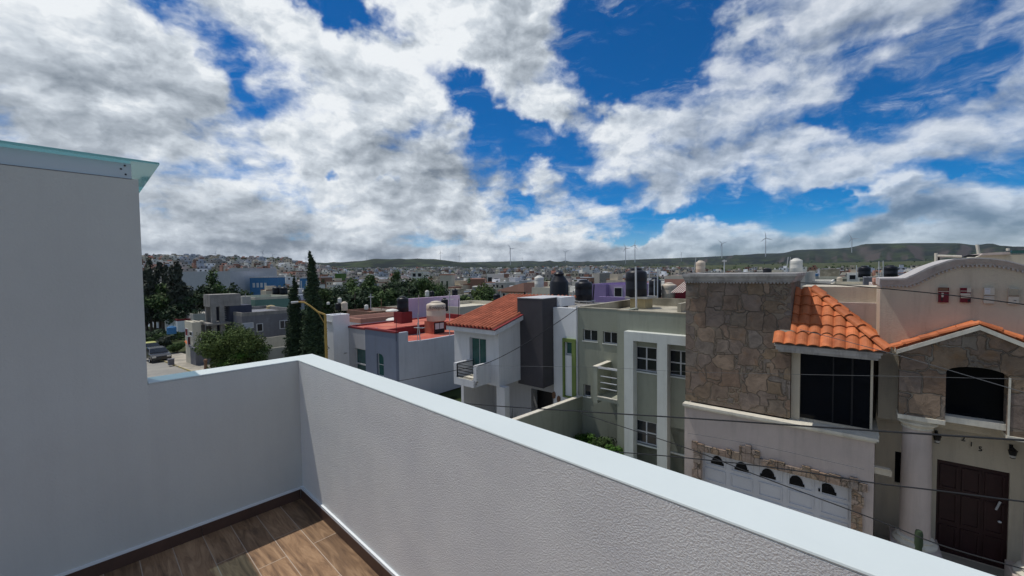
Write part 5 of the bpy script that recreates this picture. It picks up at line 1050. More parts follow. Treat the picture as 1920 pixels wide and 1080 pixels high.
tree('tallest slender dark cypress beside the street lamp', base_at(587, Yc, -7.7), htop(584, 468, Yc, -7.7), 2.0, 'leaf_dark', 24000, .085, 'cone', 30, .12, 'cypresses by the street lamp', name='cypress', cat='cypress')
tree('shorter dark cypress left of the tallest one', base_at(553, Yc + 1, -7.7), htop(550, 519, Yc + 1, -7.7), 1.9, 'leaf_dark', 18000, .085, 'cone', 24, .12, 'cypresses by the street lamp', name='cypress', cat='cypress')
Yb = 33
for px, py, w_, mt_, lb in ((405, 613, 4.4, 'leaf_olive', 'olive green bushy street tree, left one of the trees before the grey house'), (452, 598, 4.2, 'leaf_olive', 'olive green tall bushy tree below the long grey house'), (448, 640, 4.0, 'leaf_bright', 'bright green low tree behind our parapet'), (427, 603, 3.8, 'leaf_olive', 'olive tree in the middle of the street trees'), (466, 622, 3.0, 'leaf_mid', 'mid green tree at the right end of the street trees')):
    b0 = base_at(px, Yb, -8.2); tree(lb, b0, htop(px, py, Yb, -8.2), w_, mt_, 9000, .09, 'round', 17, .12, low=.12)
for px, py, Y, w_, mt_, lb in ((330, 640, 38, 1.8, 'leaf_mid', 'small round tree by the dark planter'), (292, 612, 44, 3.8, 'leaf_dark', 'dark tree behind the parked cars'), (283, 622, 42, 3.2, 'leaf_mid', 'mid green tree at the left edge behind the cars'), (312, 616, 46, 3.6, 'leaf_mid', 'leafy tree right of the blue tank'), (335, 620, 47, 3.5, 'leaf_dark', 'dark leafy tree left of the cream house front'), (309, 628, 41, 2.4, 'leaf_grey', 'grey bare-limbed tree by the parked dark car')):
    Y *= 1.3; b0 = base_at(px, Y, -7.75); b0 = (b0[0], b0[1], street_z(b0[0])); tree(lb, b0, htop(px, py, Y, b0[2]), w_ * 1.2, mt_, 2600, .19, 'round', 9, .1, low=.25)
ORD = 'first second third fourth fifth sixth seventh eighth ninth tenth eleventh twelfth thirteenth fourteenth fifteenth sixteenth seventeenth eighteenth nineteenth twentieth twenty-first twenty-second twenty-third twenty-fourth twenty-fifth twenty-sixth twenty-seventh twenty-eighth'.split()
def nth(lst, i): return ORD[sorted(range(len(lst)), key=lambda k: (lst[k][0], k)).index(i)]
# tall grove at the left, before the warehouse
gl_ = [(283, 484, 2.2, 'tall'), (300, 489, 2.4, 'tall'), (312, 492, 2.2, 'tall'), (327, 486, 2.4, 'tall'), (337, 490, 2.0, 'tall'), (273, 505, 4, 'tall'), (346, 524, 3.0, 'tall'), (290, 540, 6, 'round'), (318, 545, 7, 'round'), (340, 545, 6, 'round'), (275, 560, 5, 'round'), (357, 538, 4.5, 'round'), (305, 520, 5, 'round'), (330, 515, 4, 'round')]
for i, (px, py, w_, sh) in enumerate(gl_):
    Y = 80 + (i % 3) * 5; b0 = base_at(px, Y, -11.5)
    tree(('tall thin-crowned tree, ' if sh == 'tall' else 'rounded dark tree, ') + nth(gl_, i) + ' from the left in the grove beside the warehouse', b0, htop(px, py, Y, -11.5), w_ * 1.5, 'leaf_grey' if sh == 'tall' else ('leaf_dark' if i % 2 else 'leaf_mid'), 1500, .38, sh, 10, .25, 'grove trees left of the warehouse')
wt_ = ((385, 516, 6), (403, 505, 6.5), (378, 530, 5), (414, 524, 6), (430, 523, 6.5), (447, 527, 6), (462, 531, 6), (476, 537, 5), (395, 532, 7), (440, 540, 7), (421, 538, 7))
for i, (px, py, w_) in enumerate(wt_):
    Y = 88 + (i % 3) * 5; tree('broad dark tree, ' + nth(wt_, i) + ' from the left between warehouse and teal house', base_at(px, Y, -11.5), htop(px, py, Y, -11.5), w_ * 1.2, 'leaf_mid' if i % 2 else 'leaf_dark', 1300, .4, 'round' if i not in (1,) else 'tall', 10, .25, 'trees between the warehouse and the teal house')
# long dark belt of trees behind the grey house
def belt_label(i, px):
    return '%s tree, %s from the left in the dark belt behind the red roof' % (('rounded', 'upright')[0 if i % 4 else 1], nth(bt_, i))
    seg = 'right beside the white apartment block' if px > 785 else ('left of the white apartment block' if px > 725 else ('at the middle of the dark belt' if px > 672 else 'at the left end of the dark belt'))
    return '%s %s tree %s' % (('dark', 'blackish green', 'dense', 'ragged', 'dull green')[i % 5], ('rounded', 'upright')[0 if i % 4 else 1], seg)
bt_ = [(612, 541), (622, 545), (633, 533), (645, 528), (656, 522), (667, 526), (678, 518), (689, 516), (700, 515), (712, 519), (722, 522), (733, 517), (743, 506), (752, 504), (762, 508), (768, 520), (780, 529), (790, 531), (801, 511), (807, 512), (797, 520), (640, 552), (665, 548), (690, 545), (715, 545), (738, 545), (705, 530), (628, 556)]
for i, (px, py) in enumerate(bt_):
    Y = 78 + (i * 7 % 5) * 5; tree(belt_label(i, px), base_at(px, Y, -11.5), htop(px, py, Y, -11.5), rnd.uniform(7.0, 9.5), 'leaf_dark' if i % 2 else 'leaf_mid', 2600, .33, 'round' if i % 4 else 'tall', 10, .3, 'dark belt of trees behind the red roof')
lt_ = ((600, 540, 130), (606, 548, 120), (612, 536, 140), (597, 552, 110))
for i, (px, py, Y) in enumerate(lt_):
    tree('light green tree, ' + nth(lt_, i) + ' from the left right of the tall cypress', base_at(px, Y, -11.5), htop(px, py, Y, -11.5), 6, 'leaf_bright' if i % 2 else 'leaf_olive', 900, .45, 'round', 8, .25, 'light green trees right of the tall cypress')
mt2 = ((905, 528, 120, 8), (918, 532, 115, 7), (890, 548, 100, 5), (875, 545, 105, 5), (928, 540, 100, 6), (912, 548, 90, 6), (1100, 545, 90, 4))
for i, (px, py, Y, w_) in enumerate(mt2):
    tree('loose mid green tree, ' + nth(mt2, i) + ' from the left above the tiled roof', base_at(px, Y, -11.5), htop(px, py, Y, -11.5), w_, 'leaf_mid' if i % 2 else 'leaf_olive', 1000, .4, 'round', 8, .25, 'mid green trees above the tiled roof')
# plants
def bush(px, pyb, pyt, d_, w_, mt_, label, n=900, size=.06):
    p = P(px, pyb, d_); h_ = P(px, pyt, d_)[2] - p[2]; cl = [(p[0] + rnd.uniform(-.35, .35) * w_, p[1] + rnd.uniform(-.3, .3) * w_, p[2] + h_ * rnd.uniform(.3, .75), w_ * .28, h_ * .3) for _ in range(7)]
    o = link_mesh('garden_plant', crown(MB(), cl, n, size), MT[mt_], (p[0], p[1], p[2]), fixn=False); o.location = f2w(*p); o.rotation_euler = (0, 0, ANG['C']); tag(o, label, 'plant')
for px, yb_, yt_, d_, w_, mt_, lb in ((1097, 842, 812, 15.0, .8, 'leaf_bright', 'light green pointed plant at the left of the garden'), (1120, 850, 820, 14.8, .9, 'leaf_mid', 'leafy green shrub in the middle of the garden'), (1138, 862, 818, 14.6, 1.0, 'leaf_mid', 'spreading green shrub against the green house'), (1152, 866, 835, 14.0, .6, 'leaf_bright', 'low light green shrub at the pale pillar')):
    bush(px, yb_, yt_, d_, w_, mt_, lb, 1500, .05)
sg = MB()
for px in (937, 944, 952, 960):
    p = P(px, 782, 13.9)
    for k in range(16):
        a_ = rnd.uniform(0, 2 * pi); t_ = rnd.uniform(.2, .5); sg.add([(p[0], p[1], -7.0), (p[0] + .04, p[1], -7.0), (p[0] + cos(a_) * t_, p[1] + sin(a_) * t_ * .4, -7.0 + rnd.uniform(.5, 1.2))], [(0, 1, 2)])
simple('agave', 'dark spiky plants by the white house garage', 'plant', sg, 'leaf_dark')

# ================================================================ cars and street things
def car(px, py, zg, label, mt, head):
    p = PG(px, py); x_, y_, z_ = p
    C_ = thing('parked_car', label, 'car', (0, 0, 0), 'C', None)
    prof = [(-2.1, .35), (-2.15, .75), (-1.85, .9), (-1.0, .98), (-.35, 1.42), (.9, 1.45), (1.55, 1.02), (2.05, .95), (2.15, .6), (2.1, .32)]
    body = MB(); n_ = len(prof)
    for k, (yy_, sh) in enumerate(((-.82, .0), (-.74, 1), (.74, 1), (.82, .0))): pass
    def ring(yv, ins): return [(px_, yv * (1 - ins * max(0, (pz_ - .95)) * .45), pz_) for px_, pz_ in prof]
    r1, r2 = ring(-.84, 1), ring(.84, 1)
    body.add(r1 + r2, [tuple(range(n_)), tuple(range(n_, 2 * n_))[::-1]] + [(i, (i + 1) % n_, n_ + (i + 1) % n_, n_ + i) for i in range(n_)])
    b1 = part('body', body, MT[mt], C_, bevel=.05)
    gl2 = MB().add([(-1.0, -.80, 1.0), (-.42, -.66, 1.385), (-.42, .66, 1.385), (-1.0, .80, 1.0)], [(0, 1, 2, 3)]).add([(1.50, -.78, 1.07), (.98, -.64, 1.42), (.98, .64, 1.42), (1.50, .78, 1.07)], [(3, 2, 1, 0)])
    gl2.v = [(v[0] + (-.03 if v[0] < 0 else .03), v[1], v[2] + .03) for v in gl2.v]
    part('windscreen', gl2, MT['glass_soft'], C_)
    for sgn in (-1, 1):
        part('side_window', MB().add([(-.85, sgn * .838, 1.02), (1.35, sgn * .838, 1.05), (.85, sgn * .70, 1.40), (-.3, sgn * .70, 1.38)], [(0, 1, 2, 3)]), MT['glass'], C_)
        part('headlight', MB().box(-2.17, -2.08, sgn * .6 - .16, sgn * .6 + .16, .62, .76), MT['tank_white'], C_)
        for wx in (-1.35, 1.35):
            w = MB(); vs = [(wx + .31 * cos(2 * pi * k / 14), sgn * .70, .31 + .31 * sin(2 * pi * k / 14)) for k in range(14)]; w.prism(vs, (0, sgn * .17, 0))
            wh = part('wheel', w, MT['rubber'], C_); part('rim', MB().prism([(wx + .18 * cos(2 * pi * k / 10), sgn * .872, .31 + .18 * sin(2 * pi * k / 10)) for k in range(10)], (0, sgn * .01, 0)), MT['galv'], wh)
    C_.location = f2w(x_, y_, z_); C_.rotation_euler = (0, 0, ANG['C'] + head)
car(295, 676, -7.73, 'dark grey parked car at the far left kerb, facing the camera', 'car_dark', R(180))
car(281, 664, -7.73, 'yellow-green parked car just behind the dark grey one', 'car_yellow', R(180))
pl = PG(321, 684, .12); simple('planter', 'dark square planter under the small tree on the pavement', 'planter', MB().box(pl[0] - .22, pl[0] + .22, pl[1] - .22, pl[1] + .22, pl[2], pl[2] + .55).box(pl[0] - .26, pl[0] + .26, pl[1] - .26, pl[1] + .26, pl[2] + .551, pl[2] + .6), 'cement')
hy = PG(386, 692, .12); simple('hydrant_post', 'small rusty post on the pavement below the bushy trees', 'post', MB().lathe(hy[0], hy[1], [(.18, 0), (.14, .1), (.12, .7), (.17, .75), (.15, .85), (.0, .95)], 10, z0=hy[2]), 'tinglass')

# ================================================================ ground, street, hills
SKY = [(200, 488), (270, 488), (330, 489), (430, 489), (500, 490), (560, 492), (600, 493), (640, 493), (700, 492), (830, 492), (900, 492), (1000, 491), (1100, 491), (1130, 490), (1200, 487), (1260, 485), (1300, 483), (1370, 479.5), (1420, 476), (1465, 475), (1478, 473), (1490, 469), (1530, 467.5), (1590, 466), (1605, 463), (1620, 459), (1650, 458), (1700, 457), (1760, 456), (1800, 457), (1832, 461), (1845, 458), (1860, 458), (1880, 463), (1920, 464), (2000, 466)]
SK = sorted(az_el(*p) for p in SKY)
MID = sorted(az_el(*p) for p in [(560, 500), (600, 494), (640, 491.5), (680, 489), (700, 486), (780, 486), (815, 487), (840, 489), (870, 493), (900, 496), (950, 500), (1010, 504), (1100, 508)])
def interp(tab, a):
    if a <= tab[0][0]: return tab[0][1]
    for i in range(len(tab) - 1):
        if a <= tab[i + 1][0]:
            t = (a - tab[i][0]) / (tab[i + 1][0] - tab[i][0]); return tab[i][1] * (1 - t) + tab[i + 1][1] * t
    return tab[-1][1]
ZR = [(0, -7.78), (60, -7.8), (80, -9.5), (150, -12.5), (300, -11.5), (600, -6), (1000, 3), (1500, 14), (2200, 26), (3000, 30)]
def zg(x, y):
    r = sqrt(x * x + y * y); a = atan2(x, y); z = interp(ZR, r)
    if r < 75: s_ = x * cos(ANG['C']) + y * sin(ANG['C']); z = min(z, street_z(s_) - .06) if r < 62 else z - max(0, 1 - (r - 62) / 13) * max(0, z - street_z(s_) + .06)
    # the built-up rise at the left
    wl_ = 1 - min(1, max(0, (a - az_el(520, 500)[0]) / (az_el(640, 500)[0] - az_el(520, 500)[0])))
    if y > 0 and wl_ > 0 and r > 250:
        t = min(1, (r - 250) / 650); z += wl_ * (t * t * (3 - 2 * t)) * 27.0
    if r > 2000 and y > 0:
        mel = interp(MID, a); t = max(0, 1 - abs(r - 2900) / 800); t = t * t * (3 - 2 * t)
        inm = 1.0 if MID[0][0] < a < MID[-1][0] else 0.0
        z = z + inm * t * max(0, 2900 * tan(mel) - z)
    if r > 2600:
        el = interp(SK, a) if y > 0 else 0.03
        R1 = 5200; H = R1 * tan(el); z0 = z
        t = min(1, (r - 2600) / (R1 - 2600)); t = t * t * (3 - 2 * t)
        nz = mnoise.fractal(Vector((x / 900, y / 900, 0)), 1.0, 2.0, 5) * 46 + mnoise.fractal(Vector((x / 260, y / 260, 3)), 1.0, 2.0, 4) * 9
        rid = -abs(mnoise.noise(Vector((a * 22, r / 2600, 5)))) * 0.5 * H * 4 * t * (1 - t)
        z = z0 * (1 - t) + H * t + nz * min(1, 4 * t * (1 - t) + .06) * (1 if H > 30 else .4) + rid
        if r > R1: z = H - (r - R1) * 0.03
    return z
def sheet(name, r0, r1, nr, mt, na=420):
    vs = []; fs = []
    azs = [-pi + 2 * pi * i / na for i in range(na)]
    # finer columns where the camera can look
    azs = sorted(set([round(-1.05 + 2.2 * i / 360, 5) for i in range(361)] + [round(-pi + 2 * pi * i / 90, 5) for i in range(90) if not -1.05 < -pi + 2 * pi * i / 90 < 1.15]))
    na = len(azs)
    for j in range(nr + 1):
        r = r0 * (r1 / r0) ** (j / nr) if r0 > 0 else r1 * j / nr
        for a in azs: x, y = r * sin(a), r * cos(a); vs.append((x, y, zg(x, y)))
    for j in range(nr):
        for i in range(na): k = (i + 1) % na; fs.append((j * na + i, j * na + k, (j + 1) * na + k, (j + 1) * na + i))
    mb = MB().add(vs, fs); o = link_mesh(name, mb, mt, fixn=False, smooth=False)
    o.data.polygons.foreach_set('use_smooth', [True] * len(o.data.polygons)); return tag(o, kind='structure')
def land_mat(name, c1, c2, c3, s1=0.004, rock=(0.16, 0.14, 0.12)):
    m, t, b = nodes(name); n = t.nodes; l = t.links; tx = n.new('ShaderNodeTexCoord')
    def nz(s, d_=8, r_=.6): q = n.new('ShaderNodeTexNoise'); q.inputs['Scale'].default_value = s; q.inputs['Detail'].default_value = d_; q.inputs['Roughness'].default_value = r_; l.new(tx.outputs['Object'], q.inputs['Vector']); return q.outputs[0]
    def st(x_, a, b_): q = n.new('ShaderNodeMapRange'); q.inputs[1].default_value = a; q.inputs[2].default_value = b_; l.new(x_, q.inputs[0]); return q.outputs[0]
    def mx_(f, a, b_):
        q = n.new('ShaderNodeMix'); q.data_type = 'RGBA'; l.new(f, q.inputs[0])
        for v, i_ in ((a, 6), (b_, 7)):
            if isinstance(v, tuple): q.inputs[i_].default_value = col(v)
            else: l.new(v, q.inputs[i_])
        return q.outputs[2]
    c = mx_(st(nz(s1), .42, .58), c1, c2); c = mx_(st(nz(s1 * 4.3), .50, .66), c, c3); c = mx_(st(nz(s1 * 22, 5, .7), .55, .68), c, tuple(v * .45 for v in c1))
    g = n.new('ShaderNodeNewGeometry'); sx = n.new('ShaderNodeSeparateXYZ'); l.new(g.outputs['Normal'], sx.inputs[0])
    mr = n.new('ShaderNodeMapRange'); mr.inputs[1].default_value = .965; mr.inputs[2].default_value = .90; l.new(sx.outputs[2], mr.inputs[0])
    c = mx_(mr.outputs[0], c, rock)
    l.new(c, b.inputs['Base Color']); b.inputs['Roughness'].default_value = .95; b.inputs['Specular IOR Level'].default_value = .05
    return m
MT['land'] = land_mat('dusty_town_ground', (0.045, 0.06, 0.025), (0.085, 0.08, 0.05), (0.045, 0.075, 0.022), .02)
MT['hill'] = land_mat('cloud_shaded_scrub_hills', (0.006, 0.011, 0.010), (0.018, 0.026, 0.016), (0.045, 0.064, 0.022), .0022, (0.060, 0.050, 0.045))  # cloud shadow over the hills is put into these dark scrub colours
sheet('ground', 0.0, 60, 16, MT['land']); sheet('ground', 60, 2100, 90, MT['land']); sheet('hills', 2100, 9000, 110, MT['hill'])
# street and pavements (frame C)
for nm, y0, y1, z, m_, k_ in (('street', 2.2, 9.9, -7.74, 'asphalt', 'structure'), ('pavement', 9.95, 12.6, -7.62, 'pave', 'structure'), ('pavement', 1.3, 2.15, -7.62, 'pave', 'structure')):
    o = link_mesh(nm, MB().box(-25, 25, y0, y1, -8.6, z).prism([(-25, y0, -8.6), (-25, y0, z), (-100, y0, z - 3.0), (-100, y0, -11.8)], (0, y1 - y0, 0)), MT[m_]); o.rotation_euler = (0, 0, ANG['C']); tag(o, kind=k_)
o = link_mesh('kerb', MB().box(-25, 25, 9.9, 9.95, -8.4, -7.60).box(-25, 25, 2.15, 2.2, -8.4, -7.60).prism([(-25, 9.9, -8.4), (-25, 9.9, -7.6), (-100, 9.9, -10.6), (-100, 9.9, -11.4)], (0, .05, 0)).prism([(-25, 2.15, -8.4), (-25, 2.15, -7.6), (-100, 2.15, -10.6), (-100, 2.15, -11.4)], (0, .05, 0)), MT['kerb']); o.rotation_euler = (0, 0, ANG['C']); tag(o, kind='structure')
o = link_mesh('driveway', MB().box(-34, -9.17, 12.61, 16.5, -8.6, -7.61).box(-4.04, 6, 12.61, 13.49, -8.6, -7.61), MT['pave']); o.rotation_euler = (0, 0, ANG['C']); tag(o, kind='structure')
o = link_mesh('garden_ground', MB().box(-8.99, -4.1, 12.61, 15.69, -8.4, -7.60), MT['land']); o.rotation_euler = (0, 0, ANG['C']); tag(o, kind='structure')

# ================================================================ big halls in the middle distance
def wblock(name, label, px0, px1, pyt, r_, dep, mt, cat='building', ops=(), zb=None, cap=None, rot=0.0):
    a = f2w(*AT(px0, pyt, r_, 'C')); c = f2w(*AT(px1, pyt, r_, 'C')); zt_ = (a.z + c.z) / 2; mid = (a + c) / 2; zb = zg(mid.x, mid.y) - 2 if zb is None else zb
    o = bpy.data.objects.new(name, None); COL.objects.link(o); o.location = (mid.x, mid.y, zb); o.rotation_euler = (0, 0, atan2((c - a).y, (c - a).x) + rot); ORG[o.name] = (0, 0, 0); tag(o, label, cat)
    W_ = (c - a).length; Hh = zt_ - zb
    part('wall', MB().box(-W_ / 2, W_ / 2, 0, dep, 0, Hh), MT[mt], o)
    if cap: part('roof', MB().box(-W_ / 2 - .2, W_ / 2 + .2, -.2, dep + .2, Hh + .001, Hh + .5), MT[cap], o)
    for u0, u1, v0, v1, g_ in ops: part('window', MB().box(-W_ / 2 + W_ * u0, -W_ / 2 + W_ * u1, -.06, -.001, Hh * v0, Hh * v1), MT[g_], o)
    return o
wblock('warehouse', 'big plain grey warehouse wall behind the trees at the left', 338, 431, 509, 200, 40, 'greywall_l')
wblock('hall', 'pale blue-grey hall above the blue building', 430, 468, 503, 260, 30, 'greywall_l')
wblock('school', 'bright blue building with white window bands behind the trees', 468, 504, 521, 210, 15, 'blue', cap='greywall_l', ops=[(.15 + .2 * k, .27 + .2 * k, .62, .80, 'alu') for k in range(4)])
wblock('blue_kiosk', 'small bright blue hall seen between the two cypresses', 562, 577, 522, 210, 10, 'blue', cap='alu', ops=[(.1, .25, .5, .9, 'alu'), (.75, .9, .5, .9, 'alu')])
wblock('apartment_block', 'white apartment block with dark windows above the belt of trees', 771, 792, 512, 170, 12, 'tank_white', cap='tank_white', ops=[(u, u + .28, v, v + .09, 'blackmetal') for u in (.12, .6) for v in (.62, .76, .90)])
wblock('villa', 'cream villa with an orange roof right of the dark belt of trees', 825, 846, 516, 190, 12, 'cream', cap='salmon', ops=[(.1, .25, .4, .8, 'leaf_dark'), (.55, .7, .4, .8, 'leaf_dark')])
wblock('villa', 'red-roofed villa with a white chimney block above the lilac wall', 882, 907, 524, 200, 10, 'brick', cap='salmon')
wblock('villa', 'small white villa with tall windows above the pale wall', 886, 902, 541, 120, 8, 'tank_white', cap='concrete_l', ops=[(.2, .45, .5, .8, 'blackmetal'), (.6, .85, .5, .8, 'blackmetal')])
wblock('modern_house', 'white modern houses in a stepped row above the tiled roof', 913, 944, 514, 260, 14, 'tank_white', ops=[(.05, .3, .5, .85, 'blackmetal'), (.45, .7, .45, .8, 'navy'), (.8, .95, .5, .8, 'blackmetal')])
wblock('grey_block', 'plain grey block in the town right of the black tanks', 1124, 1145, 512, 220, 14, 'concrete')
wblock('church', 'pale church with a stepped gable in the town above the black tanks', 1092, 1111, 506, 420, 20, 'tank_white', ops=[(.3, .7, 1.0, 1.25, 'tank_white')])
wblock('lime_house', 'lime green house far off above the tree belt', 628, 640, 513, 330, 10, 'leaf_bright')
wblock('ochre_block', 'ochre house on the rise above the warehouse', 455, 470, 492, 700, 20, 'ochre')
wblock('long_building', 'long pale building on the crest of the rise', 503, 522, 494, 820, 20, 'concrete_l')

# ================================================================ town houses
TC = ['tank_white', 'cream', 'whiteb', 'concrete_l', 'salmon', 'roofc', 'greywall_l', 'brick', 'taupe', 'taupe2', 'concrete', 'greywall']
WORD = {'tank_white': 'white', 'cream': 'cream', 'whiteb': 'bright white', 'concrete_l': 'pale grey', 'salmon': 'salmon', 'roofc': 'beige', 'greywall_l': 'light grey', 'brick': 'brown', 'taupe': 'dull brown', 'taupe2': 'tan', 'concrete': 'grey', 'greywall': 'blue-grey'}
rnd.seed(21); protos = []
for i, c in enumerate(TC):
    o = bpy.data.objects.new('town_house', None); ORG[o.name] = (0, 0, 0); COL.objects.link(o)
    w_, d_, h_ = rnd.uniform(6, 9), rnd.uniform(8, 11), 6.2
    b = MB().box(-w_ / 2, w_ / 2, 0, d_, -4, h_)
    u0 = rnd.uniform(-w_ / 2, 0); b.box(u0, u0 + w_ * .45, d_ * .3, d_ * .8, h_ + .001, h_ + 2.2)
    part('wall', b, MT[c], o)
    part('roof', MB().box(-w_ / 2 - .1, w_ / 2 + .1, -.1, .12, h_, h_ + .55).box(-w_ / 2 - .1, -w_ / 2 + .12, .121, d_, h_, h_ + .5).box(w_ / 2 - .12, w_ / 2 + .1, .121, d_, h_, h_ + .5), MT[TC[(i * 5 + 3) % 9]], o)
    for zz in (.9, 3.9):
        for xx in (-.28, .24): part('window', MB().box(w_ * xx - .7, w_ * xx + .7, -.04, -.001, zz, zz + 1.35), MT['glass_soft'], o)
    part('roof_tank', MB().lathe(w_ * .3, d_ * .2, [(.55, 0), (.55, 1.1), (.25, 1.35)], 8, z0=h_), MT['tank_black' if i % 3 else 'tank_white'], o)
    protos.append(o)
placed = []; used_p = set(); count = 0; DIRS = [ANG['C'], ANG['C'] + pi / 2, ANG['C'] + pi, ANG['A']]
def occupied(x, y, rad):
    return any((x - a) ** 2 + (y - b) ** 2 < rad * rad for a, b in placed)
def pxof(x, y, z):
    v = Vector((x, y, z)); w = v.dot(cF); return (960 + FPX * v.dot(cX) / w, 540 - FPX * v.dot(cU) / w) if w > .1 else (9e9, 0)
tries = 0
while count < 270 and tries < 60000:
    tries += 1
    az = rnd.uniform(-.74, .84); r = sqrt(rnd.random()) * 330 + 70
    x, y = r * sin(az), r * cos(az); z = zg(x, y); px, py = pxof(x, y, z + 6)
    if px < 240 or px > 1960: continue
    if px < 520 and r < 330: continue
    if 590 < px < 815 and r < 150: continue
    if px < 700 and r < 110: continue
    if 590 < px < 840 and r < 190: continue
    if r < 130 and px < 1290: continue
    if occupied(x, y, 9.5 + r * .012): continue
    placed.append((x, y)); i = rnd.randrange(len(protos)); o = protos[i]; c = TC[i]
    where = 'at the left' if px < 600 else ('above the red roof' if px < 850 else ('above the tiled roof' if px < 1080 else ('behind the green house' if px < 1290 else 'beyond the stone tower')))
    far = 'nearer' if r < 180 else ('mid-distance' if r < 290 else 'farther')
    lab = '%s flat-roofed %s town house %s' % (far, WORD[c], where); rz_ = rnd.choice(DIRS) + rnd.uniform(-.06, .06); s_ = rnd.uniform(.85, 1.15)
    zz = z - .5 + rnd.uniform(-2.2, 1.0) + (2.5 if rnd.random() < .15 else 0)
    if i in used_p: t = dup(o, (x, y, zz), rz_, (s_, s_, rnd.uniform(.8, 1.05)), lab)
    else: used_p.add(i); t = o; t.location = (x, y, zz); t.rotation_euler = (0, 0, rz_)
    tag(t, lab, 'house', lab + 's'); count += 1
same = {}
for o in COL.objects:
    if o.get('category') == 'house' and o.name.startswith('town_house') and o.parent is None and o.get('label'): same.setdefault(o['label'], []).append(o)
for lab, os_ in same.items():
    if 1 < len(os_) <= len(ORD):
        os_.sort(key=lambda q: pxof(q.location.x, q.location.y, q.location.z)[0])
        for k, q in enumerate(os_): q['label'] = lab + ', ' + ORD[k] + ' from the left'; q['group'] = lab + 's'
for i, o in enumerate(protos):
    if i not in used_p:
        for ch in list(o.children): bpy.data.objects.remove(ch)
        bpy.data.objects.remove(o)
# the far town as one mass of small houses
mats_ = [MT[c] for c in TC] + [MT['blackmetal'], MT['tank_black']]
fm = MB(); k = 0
def clustern(x, y): return mnoise.fractal(Vector((x / 240, y / 240, 1.7)), 1.0, 2.0, 3)
for _ in range(26000):
    az = rnd.uniform(-1.12, .92); r = 330 + (rnd.random() ** .72) * 1900
    x, y = r * sin(az), r * cos(az); px, _py = pxof(x, y, 0)
    lim = 1500 if px < 560 else (2000 if px < 860 else (1350 if px < 1150 else (800 if px < 1300 else 620)))
    if r > lim: continue
    if clustern(x, y) < (-.12 if r < 1100 else .0): continue
    if px > 860 and r > 1400 and rnd.random() < .75: continue
    if px > 1300 and r > 900 and rnd.random() < .6: continue
    # rows along the street grid
    a = ANG['C']; s_, d_ = x * cos(a) + y * sin(a), -x * sin(a) + y * cos(a); s_ = round(s_ / 8.0) * 8.0; d_ = round(d_ / 17.0) * 17.0 + rnd.uniform(-1, 1); x, y = s_ * cos(a) - d_ * sin(a), s_ * sin(a) + d_ * cos(a)
    z = zg(x, y); w_ = rnd.uniform(5, 8.5); dd = rnd.uniform(7, 12); h_ = rnd.choice((3.2, 5.8, 6.0, 6.4, 8.8)) * rnd.uniform(.9, 1.1)
    ci = rnd.choice((0, 0, 1, 1, 2, 3, 3, 4, 5, 6, 7, 7, 8, 8, 9, 9, 10, 10, 10, 11, 11)) if r > 500 else rnd.randrange(12)
    fm.i = ci; b0 = len(fm.f); ca_, sa_ = cos(a), sin(a)
    def lc(u, v, z_): return (x + u * ca_ - v * sa_, y + u * sa_ + v * ca_, z_)
    def lbox(u0, u1, v0, v1, z0, z1): fm.add([lc(u, v, z_) for z_ in (z0, z1) for u, v in ((u0, v0), (u1, v0), (u1, v1), (u0, v1))], [(4, 5, 6, 7), (0, 1, 5, 4), (1, 2, 6, 5), (2, 3, 7, 6), (3, 0, 4, 7)])
    lbox(-w_ / 2, w_ / 2, 0, dd, z - 3, z + h_)
    if rnd.random() < .5: u0 = rnd.uniform(-w_ / 2, 0); lbox(u0, u0 + w_ * .4, dd * .2, dd * .7, z + h_ + .001, z + h_ + 2.1)
    if r < 1200:
        fm.i = 12
        for uu in (-.28, .2):
            zz = z + h_ - 2.0; fm.add([lc(w_ * uu - .6, -.05, zz), lc(w_ * uu + .7, -.05, zz), lc(w_ * uu + .7, -.05, zz + 1.2), lc(w_ * uu - .6, -.05, zz + 1.2)], [(0, 1, 2, 3)])
            fm.add([lc(w_ / 2 + .05, dd * (.5 + uu), zz), lc(w_ / 2 + .05, dd * (.5 + uu) + 1.3, zz), lc(w_ / 2 + .05, dd * (.5 + uu) + 1.3, zz + 1.2), lc(w_ / 2 + .05, dd * (.5 + uu), zz + 1.2)], [(0, 1, 2, 3)])
    if rnd.random() < .5: fm.i = 13 if rnd.random() < .6 else 0; u0 = rnd.uniform(-w_ / 2, w_ / 2 - 1); lbox(u0, u0 + 1.1, 1, 2.1, z + h_ + .001, z + h_ + 1.3)
    k += 1
    if k > 3900: break
print('far houses', k)
o = link_mesh('far_town', fm, mats_, fixn=False); tag(o, 'countless small pale houses of the far town below the hills', 'town', kind='stuff')
# trees between the far houses
fw = MB(); k = 0
while k < 2600:
    az = rnd.uniform(-.78, .90); r = 120 + (rnd.random() ** .8) * 1900; x, y = r * sin(az), r * cos(az)
    px, py = pxof(x, y, 0)
    if mnoise.fractal(Vector((x / 150, y / 150, 9)), 1.0, 2.0, 3) < .0 and rnd.random() < .6: k += .05; continue
    if r < 300 and occupied(x, y, 5): continue
    if px < 640 and r < 200: continue
    if px > 1150 and r > 800 and rnd.random() < .93: continue
    z = zg(x, y); h_ = rnd.uniform(4, 9); w_ = h_ * rnd.uniform(.5, .9)
    crown(fw, [(x + rnd.uniform(-.3, .3) * w_, y + rnd.uniform(-.3, .3) * w_, z + h_ * rnd.uniform(.45, .75), w_ * .3, h_ * .25) for _ in range(3)], 90 if r < 500 else 26, .35 + r * .0009)
    k += 1
o = link_mesh('far_trees', fw, MT['leaf_mid'], fixn=False); tag(o, 'scattered trees growing all through the far town', 'trees', kind='stuff')

